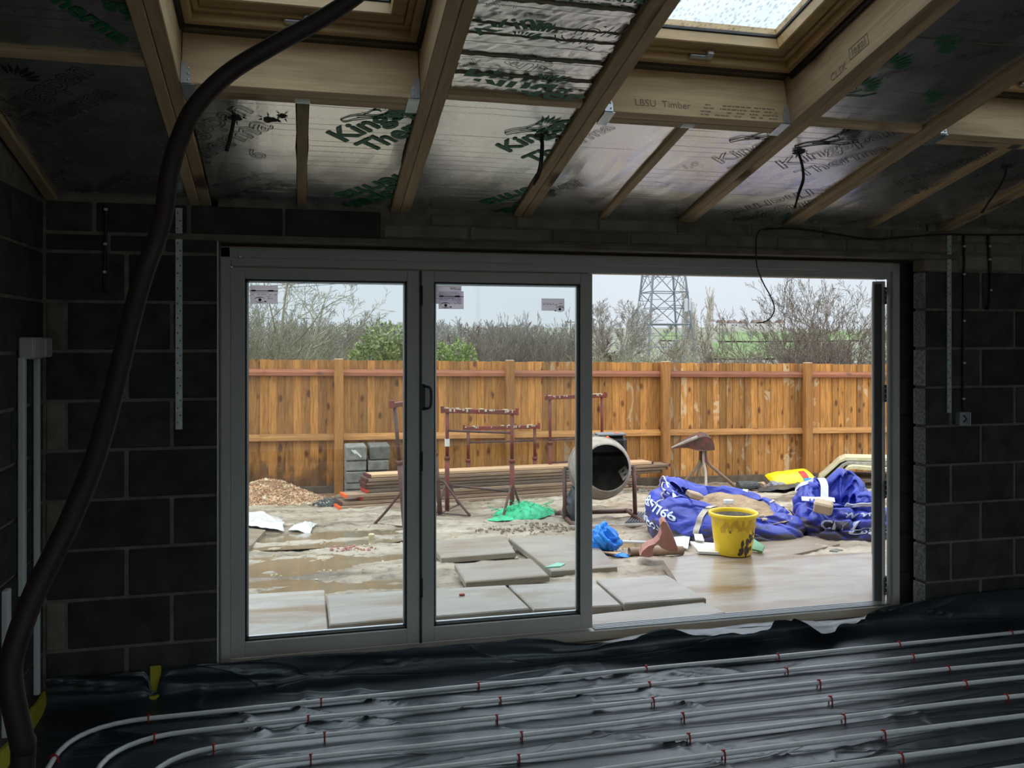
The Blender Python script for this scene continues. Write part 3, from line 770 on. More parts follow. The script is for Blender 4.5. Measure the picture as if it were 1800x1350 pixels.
# sixth bay
ceil_text((5, 0), 'Kingspan', (1582, 326), (1760, 268), 'b'); ceil_text((5, 0), 'Therma', (1600, 345), (1745, 300), 'b'); ceil_text((5, 0), 'Therma', (1570, 372), (1465, 396), 'b')
ceil_text((5, 1), 'Kingspan', (1720, 335), (1880, 285), 'b'); ceil_text((5, 1), 'Therma', (1700, 378), (1590, 402), 'b')
MAT['stamp'] = M('grey_timber_stamp', (.27, .205, .13), rough=.8)
def stamp(body, o, ex, ey, width, sx=1.0):
    V, F = text_mesh(body, False, 0.0); k = width / (V[:, 0].max() - V[:, 0].min()); o, ex, ey = Vector(o), Vector(ex), Vector(ey); nn = ex.cross(ey)
    return MB().add([o + ex * ((x_ - V[:, 0].min()) * k) + ey * (y_ * k * sx) + nn * (.0012 + .0004 * (z_ > 0)) for x_, y_, z_ in V], F).build('printed_stamp', MAT['stamp'], ce, fix=False)
stamp('LBSU  Timber', (1.30, -1.125, .035), (1, 0, 0), (0, 0, 1), .24)
m = MB(); rr = random.Random(6)
for z_ in (.060, .045, .030, .016):                     # worn, unreadable ink marks
    x = 1.58
    while x < 1.92:
        l = rr.uniform(.006, .024)
        if rr.random() < .7: m.box((x + l / 2, -1.1255, z_), (l, .0006, .006))
        x += l + .004
m.build('printed_stamp', MAT['stamp'], ce)
stamp('CL5K', (1.9862, -1.42, .025), (0, -1, 0), (0, 0, 1), .10); stamp('legal', (1.9862, -1.56, .052), (0, -1, 0), (0, 0, 1), .08)
bxm = MB()
for c_, d_ in (((1.986, -1.60, .044), (.0008, .11, .003)), ((1.986, -1.60, .086), (.0008, .11, .003)), ((1.986, -1.545, .065), (.0008, .003, .042)), ((1.986, -1.655, .065), (.0008, .003, .042))): bxm.box(c_, d_)
bxm.build('printed_stamp', MAT['stamp'], ce)
# ragged holes cut for downlights, wires hanging out of them
def ragged_hole(key, px, py, w, sd):
    a0, s0 = cpl(px, py, FH); rr = random.Random(sd); m = MB(); pts = []
    for i in range(14):
        an = 2 * math.pi * i / 14; r = w * rr.uniform(.6, 1.0); pts.append((a0 + r * math.cos(an), s0 + r * .9 * math.sin(an), FH - .003))
    m.prism(pts, -.002)
    for q in range(4):
        an = rr.uniform(0, 6.3); p = Vector((a0 + w * math.cos(an), s0 + w * math.sin(an), FH - .004)); m.tube([p, p + Vector((.014 * math.cos(an), .014 * math.sin(an), -.006))], [.004, .001], 4)
    m.build('cut_hole', MAT['dark_in'], panels[key])
ragged_hole((1, 0), 413, 206, .032, 1); ragged_hole((1, 0), 474, 210, .030, 2); ragged_hole((1, 0), 496, 204, .018, 3); ragged_hole((2, 0), 950, 238, .030, 4); ragged_hole((2, 0), 980, 240, .014, 8); ragged_hole((4, 0), 1405, 266, .036, 5); ragged_hole((5, 1), 1770, 292, .035, 6)
def ceil_w(px, py, h=FH):
    a, s = cpl(px, py, h); return Vector((a, s * _cs + h * _sn, CZ - s * _sn + h * _cs))
def hang(label, top, pts, r, pair=0):
    p0 = ceil_w(*top); d0 = (p0.y - CY) / ray(*top)[1]
    m = MB()
    for q in ((-.006, .006) if pair else (0,)):
        path = [p0 + Vector((q * .3, 0, .03)), p0 + Vector((q * .3, 0, 0))] + [at_depth(x_, y_, d0) + Vector((q * (1 if i < len(pts) - 1 else .2), q, 0)) for i, (x_, y_) in enumerate(pts)]
        m.tube(spline(path, 5), r, 6)
    tag(m.build('hanging_cable', MAT['cable'], smooth=True), label, 'cable')
hang('short thick black cable hanging from the foil board beside the figure six', (412, 203), [(409, 222), (404, 245), (398, 266)], .008)
hang('twin black cable hanging from the hole in the middle foil board', (953, 240), [(953, 258), (951, 285), (946, 308), (938, 325)], .0045, 1)
hang('looped black cable hanging from the hole left of the reversed lettering', (1403, 266), [(1410, 290), (1412, 315), (1404, 340), (1397, 366)], .0045, 1)
hang('dim black cable hanging from the dark ceiling bay at far right', (1768, 290), [(1766, 310), (1752, 335), (1738, 355), (1726, 374)], .0045, 1)

# ------------------------------------------------------------------ SKYLIGHTS
for n, (x0, x1) in enumerate(SKY):
    w = struct('window_%d' % (n + 1), 'pine framed roof window spotted with rain', (0, 0, CZ), (-RS, 0, 0))
    x0 += .012; x1 -= .012; s0, s1 = WS0 - .01, WS1 + .01; xm, sm = (x0 + x1) / 2, (s0 + s1) / 2
    def ring(a0, a1, b0, b1, t, h0, h1, name, mat):
        for c, d in ((((a0 + a1) / 2, b0 - t / 2), (a1 - a0, t)), (((a0 + a1) / 2, b1 + t / 2), (a1 - a0, t)), ((a0 + t / 2, (b0 + b1) / 2), (t, b0 - b1 - 2 * t)), ((a1 - t / 2, (b0 + b1) / 2), (t, b0 - b1 - 2 * t))):
            me = MB().box((0, 0, 0), (d[0], d[1], h1 - h0), ch=.004).mesh(name, MAT[mat]); inst(name, me, w, (c[0], c[1], (h0 + h1) / 2))
    ring(x0, x1, s0, s1, .030, .195, .33, 'frame_member', 'skyframe')
    ring(x0 + .03, x1 - .03, s0 - .03, s1 + .03, .022, .225, .335, 'frame_step', 'skyframe')
    ring(x0 + .055, x1 - .055, s0 - .055, s1 + .055, .052, .235, .33, 'sash_member', 'skyframe')
    ring(x0 + .104, x1 - .104, s0 - .104, s1 + .104, .008, .282, .300, 'gasket', 'black')
    MB().box((xm, sm, .296), (x1 - x0 - .21, abs(s1 - s0) - .21, .018)).build('pane', MAT['skyglass'], w)
    hd = MB().box((xm - .02, s0 - .04, .212), (.10, .03, .012), ch=.004); hd.box((xm + .012, s0 - .055, .22), (.03, .03, .02), ch=.004)
    hd.build('handle', MAT['alu'], w)
    fl = MB().box((xm, (s0 - s1) * 0 + s0 + .004, .20), (x1 - x0, .02, .012)); fl.box((x0 - .006, sm, .225), (.012, abs(s1 - s0), .10)); fl.box((x1 + .006, sm, .225), (.012, abs(s1 - s0), .10))
    fl.build('flashing', MAT['black'], w)

# ------------------------------------------------------------------ DOOR FRAME AND FOLDING LEAVES
FX0, FX1, FY = -.367, 3.45, .10
tr = struct('trim_1', 'grey outer frame of the folding doors')
MB().box((FX0 + .0225, FY + .05, 1.092), (.045, .10, 2.064), ch=.003).build('jamb', MAT['frame'], tr)
MB().box((FX1 - .0225, FY + .027, 1.092), (.045, .054, 2.064), ch=.003).box((FX1 - .050, FY + .036, 1.07), (.016, .022, 1.97), ch=.003).build('jamb', MAT['frame'], tr)
MB().box(((FX0 + FX1) / 2, FY + .05, 2.099), (FX1 - FX0, .10, .05), ch=.003).build('head', MAT['frame'], tr)
MB().box(((FX0 + FX1) / 2, FY + .06, 2.054), (FX1 - FX0 - .09, .075, .045), ch=.006).box(((FX0 + FX1) / 2, FY + .021, 2.070), (FX1 - FX0 - .09, .006, .016)).build('head_track', MAT['frame'], tr)
MB().box(((FX0 + FX1) / 2, FY + .05, .080), (FX1 - FX0, .10, .05), ch=.003).build('threshold', MAT['frame'], tr)
tk = MB()
for q in (.018, .040, .062, .086): tk.box((2.47, FY + q, .108), (1.84, .008, .012), ch=.002)
tk.build('threshold_track', MAT['alu'], tr)
MB().lathe([(0, 0), (.009, 0), (.009, .016), (.006, .022), (0, .022)], 12, Matrix.Translation((-.275, FY + .005, 2.078)) @ Matrix.Rotation(math.pi / 2, 4, 'X')).build('roller_bolt', MAT['galv'], tr)
def leaf(name, label, w, z0, z1, loc, rotz, hinge_edge=False, handle=False):
    d = struct(name, label, loc, (0, 0, rotz)); T = .07; st = .066; br = .075; tr_ = .055
    for xx in (st / 2, w - st / 2): MB().box((xx, T / 2, (z0 + z1) / 2), (st, T, z1 - z0), ch=.003).build('stile', MAT['frame'], d)
    MB().box((w / 2, T / 2, z0 + br / 2), (w - 2 * st, T, br), ch=.003).build('bottom_rail', MAT['frame'], d)
    MB().box((w / 2, T / 2, z1 - tr_ / 2), (w - 2 * st, T, tr_), ch=.003).build('top_rail', MAT['frame'], d)
    g = MB(); x0, x1, a, b_ = st, w - st, z0 + br, z1 - tr_
    for yy in (.020, .058):
        g.box(((x0 + x1) / 2, yy, a + .004), (x1 - x0, .010, .010)); g.box(((x0 + x1) / 2, yy, b_ - .004), (x1 - x0, .010, .010))
        g.box((x0 + .004, yy, (a + b_) / 2), (.010, .010, b_ - a)); g.box((x1 - .004, yy, (a + b_) / 2), (.010, .010, b_ - a))
    g.build('gasket', MAT['black'], d)
    s = MB()
    s.box(((x0 + x1) / 2, .04, a + .012), (x1 - x0 - .01, .016, .010)); s.box((x1 - .012, .04, (a + b_) / 2), (.010, .016, b_ - a)); s.box((x0 + .012, .04, (a + b_) / 2), (.010, .016, b_ - a)); s.box(((x0 + x1) / 2, .04, b_ - .012), (x1 - x0 - .01, .016, .010))
    s.build('spacer_bar', MAT['alu'], d)
    MB().box(((x0 + x1) / 2, .040, (a + b_) / 2), (x1 - x0, .024, b_ - a)).build('pane', MAT['glass'], d)
    return d
LW, LZ0, LZ1 = .934, .117, 2.028
d1 = leaf('door_1', 'closed grey glazed leaf left, white label at top left of its glass', LW - .006, LZ0, LZ1, (-.322, .118, 0), 0)
d2 = leaf('door_2', 'closed grey glazed leaf in the middle with black handle', LW - .006, LZ0, LZ1, (-.322 + LW, .118, 0), 0)
MB().box((LW - .003, .03, (LZ0 + LZ1) / 2), (.012, .075, LZ1 - LZ0)).build('meeting_seal', MAT['black'], d1)
hp = [(.014, -.002, 1.435), (.016, -.026, 1.435), (.040, -.034, 1.428), (.046, -.036, 1.40), (.046, -.036, 1.36), (.040, -.034, 1.328), (.016, -.026, 1.321), (.014, -.002, 1.321)]
MB().tube(spline(hp, 5), .0065, 8).box((.010, -.003, 1.378), (.020, .008, .135), ch=.003).build('handle', MAT['black'], d2, smooth=False)
for zz in (.40, 1.05, 1.9): MB().tube([(0, -.004, zz - .05), (0, -.004, zz + .05)], .008, 8).build('hinge', MAT['black'], d2)
# folded-back leaf, swung outwards past square
pn = at_depth(1556, 700, 5.05); th = math.atan2(.7995, .6006) + .012
near = Vector((pn.x, pn.y, 0))
d3 = leaf('door_3', 'grey glazed leaf folded outwards, seen edge-on beside the right jamb', LW - .006, LZ0 + .02, LZ1 - .012, (near.x, near.y, 0), th)
ed = MB().box((-.004, .0345, 1.07), (.010, .046, 1.86)).build('edge_seal', MAT['frame_in'], d3)
for zz in (1.93, 1.36, .80, .235):
    m = MB().tube([(-.014, .004, zz - .05), (-.014, .004, zz + .05)], .011, 10)
    m.box((.012, -.004, zz), (.05, .008, .095), ch=.002).box((-.040, .002, zz), (.05, .006, .095), ch=.002)
    for q in (-.03, 0, .03): m.box((-.050, -.003, zz + q), (.008, .006, .008), mi=1); m.box((.022, -.009, zz + q), (.008, .004, .008), mi=1)
    m.build('hinge', [MAT['black'], MAT['galv']], d3)
MB().box((-.02, .012, 1.07), (.008, .012, 1.88)).build('hinge_strip', MAT['frame'], d3)

# paper labels stuck on the panes
def sticker(label, px0, py0, px1, py1, body=None, grey=False, eye=None, mirror=1, y=.137, strip=True):
    a, b_ = on_y(px0, py1, y), on_y(px1, py0, y); w, h = b_.x - a.x, b_.z - a.z
    t = thing('glass_label', label, 'label', (a.x, y, a.z))
    MB().box((w / 2, 0, h / 2), (w, .0012, h)).build('paper', MAT['paper'], t)
    m = MB(); rr = random.Random(int(px0))
    if strip: m.box((w / 2, -.001, h * .70), (w, .0006, .0035)); m.box((w * .75, -.001, h * .71), (w * .2, .0006, .008)); m.box((w * .12, -.001, h * .71), (w * .15, .0006, .008))
    for i in range(4):
        z = h * (.60 - .1 * i); x = w * .05
        while x < w * .9:
            l = rr.uniform(.03, .14) * w
            if rr.random() < .75 and not (eye is not None and x < w * .55 and i > 1): m.box((min(x + l / 2, w * .93), -.001, z), (min(l, w * .1), .0006, .0022))
            x += l + .02 * w
    if eye is not None:                          # a dark eye-shaped swirl mark
        cx, cz, s = w * eye[0], h * eye[1], w * .16
        for sg, a0, a1, r0, wd in ((1, 20, 200, 1.0, .20), (1, 200, 330, .95, .16)):
            up, dn = [], []
            for i in range(13):
                q = math.radians(a0 + (a1 - a0) * i / 12); ww = wd * math.sin(math.pi * (i + .3) / 12.6) * s
                up.append((cx + mirror * (r0 * s * 1.3 * math.cos(q)), -.0012, cz + (r0 * s * .62) * math.sin(q) + ww * .5)); dn.append((cx + mirror * (r0 * s * 1.3 * math.cos(q)), -.0012, cz + (r0 * s * .62) * math.sin(q) - ww * .5))
            m.add(up + dn, [(j, j + 1, j + 14, j + 13) for j in range(12)])
        m.lathe([(0, .0012), (s * .38, .0012)], 12, Matrix.Translation((cx, 0, cz)) @ Matrix.Rotation(math.pi / 2, 4, 'X')); m.box((cx + mirror * s * 1.25, -.0012, cz - s * .4), (s * .5, .0005, s * .28))
    m.build('print', MAT['ink'], t, fix=False)
    if body:
        V, F = text_mesh(body, False, .01); k = w * .42 / (V[:, 0].max() - V[:, 0].min())
        MB().add([(w * .55 + (x_ - V[:, 0].min()) * k, -.0014, h * .78 + z_ * k) for x_, z_, _ in V], F).build('handwriting', MAT['ink'], t, fix=False)
sticker('white printed label at top left of the left leaf glass', 440, 502, 488, 534, eye=(.35, .22), y=.136)
sticker('lilac label with handwriting, behind another on the middle leaf glass', 766, 503, 811, 534, body='Wilson', y=.138, strip=False)
sticker('greyer label with dark eye mark overlapping the handwritten one', 771, 512, 815, 543, eye=(.28, .2), y=.1345)
sticker('small lone label at top right of the middle leaf glass', 952, 525, 992, 546, eye=(.8, .12), mirror=-1, y=.136, strip=False)

# ------------------------------------------------------------------ FLOOR SHEET, PIPES
def fold(x, y):
    z = .010 + .010 * (fbm(x * 1.1 + y * .7, y * 1.2 - x * .4, 3, 2) + .3)
    r1 = np.abs(fbm(x * .9 + y * 2.1, y * .8 - x * .6, 21, 3)); z = z + .014 * np.exp(-(r1 / .012) ** 2) * np.clip((vn(x * 1.3, y * 1.3, 5) - .45) * 6, 0, 1)
    r2 = np.abs(fbm(x * 2.2 - y * 1.4, y * 1.9 + x * .3, 33, 3)); return z + .007 * np.exp(-(r2 / .012) ** 2) * np.clip((vn(x * 1.7, y * 1.7, 15) - .5) * 6, 0, 1)
mem = MB()
ux = np.linspace(XL + .02, XR - .02, 420)
prof = [(-.21 - 6.9 * (i / 230) ** 1.35, None) for i in range(230, -1, -1)]
rows = []
for y, _ in prof: rows.append(np.stack([ux, np.full_like(ux, y), fold(ux, np.full_like(ux, y))], 1))
toph = .140 + .05 * fbm(ux * 1.3, ux * 0 + 3.3, 8, 3) + .012 * np.exp(-((ux - 2.1) / .5) ** 2) - .05 * np.exp(-((ux - 1.45) / .22) ** 2) - .03 * np.exp(-((ux - 3.0) / .25) ** 2) + .035 * np.clip((ux - 2.9) / .8, 0, 1)
gap = 1 - .85 * np.exp(-((ux + .645) / .022) ** 2)          # the sheet is cut here, yellow edge strip shows
lay = np.exp(-((ux - 2.15) / .55) ** 2)                    # folded forward below the open doors
for i in range(1, 15):
    q = i / 14; e = min(q / .35, 1)
    y = -.21 + .175 * math.sin(e * math.pi / 2) - .0 * q
    z0 = .03 * (1 - math.cos(e * math.pi / 2)) + max(0, q - .2) / .8 * (toph - .03)
    w = fbm(ux * 1.6 + q * .8, ux * 0 + q * .9, 44, 2); w2 = np.abs(fbm(ux * 2.2 + q * 1.8, ux * 0 + q * 1.2, 51, 2))
    yy = y - .085 * w * math.sin(math.pi * min(q * 1.1, 1)) - .022 * np.exp(-(w2 / .02) ** 2) * q - lay * .09 * q
    flop = np.clip((q - .78) / .22, 0, 1) * (lay + np.exp(-((ux - 2.75) / .3) ** 2)); flop = flop * np.clip(.55 + 3.2 * fbm(ux * 4.3, ux * 0 + 7.1, 58, 3), .1, 1.2); yy = yy - .075 * flop
    yy = np.minimum(yy, -.012)
    z0 = z0 - flop * .034 + .014 * fbm(ux * 9, ux * 0 + q * 4, 59, 2) * q
    zz = fold(ux, np.full_like(ux, -.21)) * (1 - e) + np.where(q > .05, z0 * gap, 0) + .012 * e + .03 * lay * math.sin(math.pi * q)
    rows.append(np.stack([ux, yy, zz], 1))
mem.grid(np.concatenate(rows).tolist(), len(rows), len(ux))
mo = mem.build('damp_proof_membrane', MAT['membrane'], smooth=True)
tag(mo, 'wrinkled black plastic sheet covering the floor and lapping up the walls', 'plastic sheet')
tag(MB().box((-.645, -.011, .085), (.05, .014, .15), ch=.004).box((-.645, -.03, .02), (.045, .04, .03), ch=.004).build('edge_strip', MAT['yellow_foam']), 'short yellow foam edge strip showing between two black sheet flaps', 'foam strip')
e = MB(); pts = [(XL + .012, -.02 - .12 * i, 0) for i in range(9)]
rr = random.Random(4)
vs = []
for i, p in enumerate(pts):
    hgt = .105 + rr.uniform(-.02, .02); vs += [(XL + .004, p[1], .012), (XL + .024, p[1], .012), (XL + .02, p[1], hgt), (XL + .004, p[1], hgt)]
e.add(vs, [(i * 4 + j, i * 4 + (j + 1) % 4, i * 4 + 4 + (j + 1) % 4, i * 4 + 4 + j) for i in range(len(pts) - 1) for j in range(4)])
tag(e.build('edge_strip', MAT['yellow_foam']), 'long yellow foam edge strip along the foot of the left wall', 'foam strip')

pp = []; seq = []
NT = 8
for i in range(NT):
    xl, yt, xr, yb = -.93 + .185 * i, -.285 - .180 * i, 5.75 - .18 * i, -6.6 + .18 * i
    if i == 0: seq.append((xl, yb + .4))
    seq += [(xl, yt), (xr, yt), (xr, yb), (xl + .185, yb)]
ZP = .034
for i, p in enumerate(seq):
    if 0 < i < len(seq) - 1:
        a, b_, c = Vector(seq[i - 1]), Vector(p), Vector(seq[i + 1]); r = .30
        u, w = (a - b_).normalized(), (c - b_).normalized()
        for t in range(9):
            q = t / 8; pp.append(b_ + u * r * (1 - q) ** 2 + w * r * q ** 2)
    else: pp.append(Vector(p))
dense = []
for a, b_ in zip(pp, pp[1:]):
    n = max(1, int((b_ - a).length / .12))
    for k in range(n): dense.append(a.lerp(b_, k / n))
D = np.array([(p.x, p.y) for p in dense])
wob = .016 * (vn(D[:, 0] * 1.3, D[:, 1] * 1.1, 77) - .5); zz = ZP + .008 * (vn(D[:, 0] * 1.1, D[:, 1] * 6, 78) - .5)
path = [Vector((x_, y_ + w_, z_)) for (x_, y_), w_, z_ in zip(D, wob, zz)]
pr = thing('heating_pipe', 'long pale grey underfloor heating pipe coiled in parallel runs on black sheet', 'pipe', (-.93, -.285, 0))
off = Vector((-.93, -.285, 0))
MB().tube([p - off for p in path], .0105, 8).build('pipe_coil', MAT['pipe'], pr, smooth=True)
arch = [(0, .014 * math.cos(q), .014 * math.sin(q)) for q in [math.pi * i / 8 for i in range(9)]]
cm_ = MB().tube([(0, .014, -.028)] + arch + [(0, -.014, -.028)], .0034, 6).box((0, 0, .015), (.012, .008, .005)).mesh('clip', MAT['clip'])
for i in range(NT):
    for k in range(7):
        x = .08 + .76 * k + (.02 * math.sin(i * 2.1 + k)) + (.03 if i == 0 else 0); yt = -.285 - .18 * i
        near_p = min(path, key=lambda p: (p.x - x) ** 2 + (p.y - yt) ** 2)
        if abs(near_p.x - x) < .1: inst('clip', cm_, pr, near_p - off)
for i, (x, y) in enumerate(((-.62, -.30), (-.93, -.62), (-.56, -.47), (-.35, -.655))):
    near_p = min(path, key=lambda p: (p.x - x) ** 2 + (p.y - y) ** 2); inst('clip', cm_, pr, near_p - off, (0, 0, 0 if i != 1 else 1.57))

# ------------------------------------------------------------------ STRAPS, CABLES, CONDUIT, HOSE
def strap(label, x, z0, z1, mat):
    m = MB().box((x, -.006, (z0 + z1) / 2), (.030, .003, z1 - z0), mi=0); z = z0 + .03; k = 0
    while z < z1:
        m.box((x + (.006 if k % 2 else -.006), -.0078, z), (.006, .0008, .006), mi=1); z += .035; k += 1
    tag(m.build('wall_strap', [MAT[mat], MAT['black']]), label, 'metal strap')
strap('perforated steel strap down the wall left of the doors', -.543, 1.255, 2.29, 'galv')
strap('perforated steel strap down the wall right of the doors', 3.70, 1.245, 2.29, 'galv')
def wire(label, pts, r, y=-.012, clips=(), name='wall_cable'):
    t = thing(name, label, 'cable', on_y(*pts[0], y)); o = t.location.copy()
    MB().tube([p - o for p in spline([on_y(a, b_, y) for a, b_ in pts], 5)], r, 6).build('cable', MAT['cable'], t, smooth=True)
    for c in clips: MB().box(on_y(*c, y - .004) - o, (.016, .012, .012), ch=.002).build('cable_clip', MAT['white_plastic'], t)
    return t
wire('black cable clipped down the wall left of the perforated strap', [(182, 362), (186, 372), (186, 400), (185, 430), (184, 470), (184, 505), (190, 515)], .007, clips=((186, 368), (185, 429), (184, 478)))
wire('black cable clipped down to a metal box on the right wall', [(1694, 412), (1695, 450), (1694, 520), (1693, 600), (1693, 680), (1693, 722)], .007, clips=((1695, 433), (1695, 482), (1695, 564), (1695, 638), (1694, 701)))
wire('short black cable clipped on the right wall, nearer the corner', [(1737, 412), (1739, 450), (1741, 490), (1740, 525), (1737, 543), (1733, 540)], .008, clips=((1740, 433), (1740, 456), (1742, 510)))
wire('thin black cable drooping along the wall head above the open doors', [(1345, 402), (1400, 402), (1460, 410), (1530, 420), (1600, 416), (1660, 412), (1740, 413), (1830, 412)], .006)
tw = thing('dangling_wire', 'thin curled black wire dangling in the open doorway', 'cable', on_y(1330, 404, -.02)); o = tw.location.copy()
MB().tube([p - o for p in spline([on_y(a, b_, -.02) for a, b_ in ((1346, 402), (1336, 405), (1330, 418), (1329, 440), (1331, 470), (1342, 498), (1354, 520), (1361, 540), (1357, 555), (1346, 565), (1330, 568))], 6)], .0035, 6).build('wire', MAT['cable'], tw, smooth=True)
bx = thing('back_box', 'small steel socket box on the right wall at the cable end', 'socket box', on_y(1693, 745, -.02))
m = MB(); 
m.box((0, .018, .03), (.075, .004, .075)); 
for dx, dz, sx, sz in ((-.036, .03, .004, .075), (.036, .03, .004, .075), (0, -.006, .075, .004), (0, .066, .075, .004)): m.box((dx, 0, dz), (sx, .036, sz))
m.build('box_body', MAT['galv'], bx); MB().tube([(0, -.004, .05), (.012, -.012, .03), (-.01, -.016, .012)], .005, 6).build('wire_tail', MAT['cable'], bx)
def on_x(px, py, X):
    rx, ry, rz = ray(px, py); t = X / rx; return Vector((X, CY + ry * t, EYE + rz * t))
cb = thing('conduit_box', 'grey junction box on the left wall above two white trunkings', 'junction box', (XL + .03, -.26, 1.60))
MB().box((0, -.03, .04), (.056, .16, .09), ch=.006).box((0, .12, .04), (.06, .10, .085), ch=.006).build('box_body', MAT['frame'], cb)
MB().box((.03, -.03, .04), (.006, .15, .08), ch=.003).build('box_lid', MAT['frame'], cb)
def trunk(label, y, w, z0, z1, x=XL + .013):
    t = thing('trunking', label, 'trunking', (x, y, z0))
    MB().box((0, 0, (z1 - z0) / 2), (.022, w, z1 - z0), ch=.003).build('channel', MAT['white_plastic'], t)
    MB().box((.011, 0, (z1 - z0) / 2), (.004, w * .62, z1 - z0), ch=.001).build('cover', MAT['white_plastic'], t)
trunk('wide white trunking down the left wall below the junction box', -.355, .045, .62, 1.60)
trunk('narrow white trunking nearer the room corner on the left wall', -.150, .030, .13, 1.60)
trunk('short white trunking low on the left wall beside the brown hose', -.555, .05, .13, .70)

hp = [(40, 1352, .97), (40, 1310, .96), (24, 1235, .955), (18, 1180, .955), (30, 1125, .96), (62, 1040, .98), (98, 968, 1.0), (130, 900, 1.02), (166, 810, 1.05), (192, 720, 1.08), (212, 640, 1.1), (230, 565, 1.12), (252, 485, 1.14), (274, 425, 1.15), (288, 375, 1.16), (297, 310, 1.17), (312, 255, 1.18), (342, 190, 1.20), (400, 130, 1.22), (480, 80, 1.24), (550, 42, 1.26), (610, 4, 1.28), (655, -40, 1.30)]
P = [at_depth(*q) for q in hp]
P = [Vector((-.30, -4.05, .035)), Vector((-.46, -3.7, .03)), Vector((-.50, -3.42, .10)), Vector((P[0].x - .01, P[0].y, P[0].z - .35))] + P + [P[-1] + Vector((.10, .02, .16)), P[-1] + Vector((.22, .06, .42)), Vector((.478, -2.80, 2.30 + .24 * 2.80 - .0))]
ho = thing('hanging_hose', 'thick dark brown flexible hose hanging from the rafters in the foreground', 'hose', (-.30, -4.05, 0))
MB().tube([p - ho.location for p in spline(P, 6)], .0128, 12).build('hose_tube', MAT['hose'], ho, smooth=True)

# ================================================================== YARD
PUD = [(530, 942, .85, .30), (600, 955, .8, .22), (520, 995, .62, .34), (600, 985, .7, .30), (470, 1025, .45, .16), (560, 1030, .4, .13), (640, 1032, .6, .12), (700, 1018, .35, .12), (455, 975, .4, .2), (1500, 930, .8, .3), (1110, 955, .5, .2), (720, 990, .3, .08), (650, 1008, .25, .06), (690, 1004, .2, .05)]
PUDW = [(gnd(a, b_), rx, ry) for a, b_, rx, ry in PUD]
def gh(x, y):
    x = np.asarray(x, float); y = np.asarray(y, float)
    n = .060 * fbm(x * 1.4, y * 1.9, 101, 3) + .062 * fbm(x * 5, y * 6.5, 102, 4) + .024 * np.abs(fbm(x * 19, y * 19, 105, 2))
    n = n * np.clip((y - .2) / 1.2, .25, 1)
    d = 0
    for c, rx, ry in PUDW: d = np.maximum(d, np.exp(-(((x - c.x) / rx) ** 2 + ((y - c.y) / ry) ** 2) ** 1.5))
    pad = np.clip((x - 1.5) / .5, 0, 1) * np.clip((1.95 - y) / .25, 0, 1) + np.clip((1.15 - y) / .3, 0, 1)
    return G(x, y) + n - .045 * d + .012 - .022 * np.clip(pad, 0, 1)
gx = np.concatenate([np.linspace(-7, -2, 60, endpoint=False), np.linspace(-2, 7.5, 420), np.linspace(7.6, 13, 60)]); gy = np.concatenate([np.linspace(.33, 6.0, 300, endpoint=False), np.linspace(6.0, 9.2, 90)])
XX, YY = np.meshgrid(gx, gy)
ZZ = gh(XX, YY)
vs = np.stack([XX.ravel(), YY.ravel(), ZZ.ravel()], 1)
nx = len(gx); ny = len(gy)
ii = (np.arange(ny - 1)[:, None] * nx + np.arange(nx - 1)[None, :]).ravel()
fc = np.stack([ii, ii + 1, ii + nx + 1, ii + nx], 1)
me = bpy.data.meshes.new('yard_ground')
me.vertices.add(len(vs)); me.vertices.foreach_set('co', vs.ravel()); me.loops.add(fc.size); me.loops.foreach_set('vertex_index', fc.ravel().astype(np.int32))
me.polygons.add(len(fc)); me.polygons.foreach_set('loop_start', np.arange(0, fc.size, 4, dtype=np.int32)); me.polygons.foreach_set('use_smooth', np.ones(len(fc), bool))
me.update(calc_edges=True); me.materials.append(MAT['mud'])
yard = tag(inst('yard_ground', me), 'muddy churned yard between house and fence', kind='structure')
puds = [[0, 1, 5, 6, 12, 13, 11], [2, 3, 8, 4, 7], [9], [10]]
# flat muddy water lying in the dips
def puddle(label, cx, cy, rx, ry, lift):
    m = MB(); n, k = 40, 10; vs = [(cx, cy, float(G(cx, cy)) + lift)]
    for i in range(1, k + 1):
        for j in range(n):
            an = 2 * math.pi * j / n; q = i / k * (1 + .18 * math.sin(3 * an + cx) + .1 * math.sin(5 * an))
            x, y = cx + rx * q * math.cos(an), cy + ry * q * math.sin(an); vs.append((x, y, float(G(x, y)) + lift))
    fs = [(0, 1 + j, 1 + (j + 1) % n) for j in range(n)]
    for i in range(k - 1):
        for j in range(n): a = 1 + i * n; fs.append((a + j, a + n + j, a + n + (j + 1) % n, a + (j + 1) % n))
    tag(m.add(vs, fs).build('puddle', MAT['puddle'], smooth=True), label, 'puddle')
for (pp_, rx, ry, lift, lab) in (((550, 945), 1.25, .50, -.009, 'long brown puddle beside the white plastic scraps'), ((540, 995), 1.15, .62, -.009, 'widest brown puddle, middle left of the muddy yard'), ((560, 1030), 1.2, .26, -.008, 'broken shallow puddle along the back of the left paving slabs'),
                              ((1500, 930), 1.0, .40, -.010, 'puddle beside the right blue bulk bag'), ((1110, 955), .7, .26, -.010, 'thin puddle under the white pipe')):
    c = gnd(*pp_); puddle(lab, c.x, c.y, rx, ry, lift)

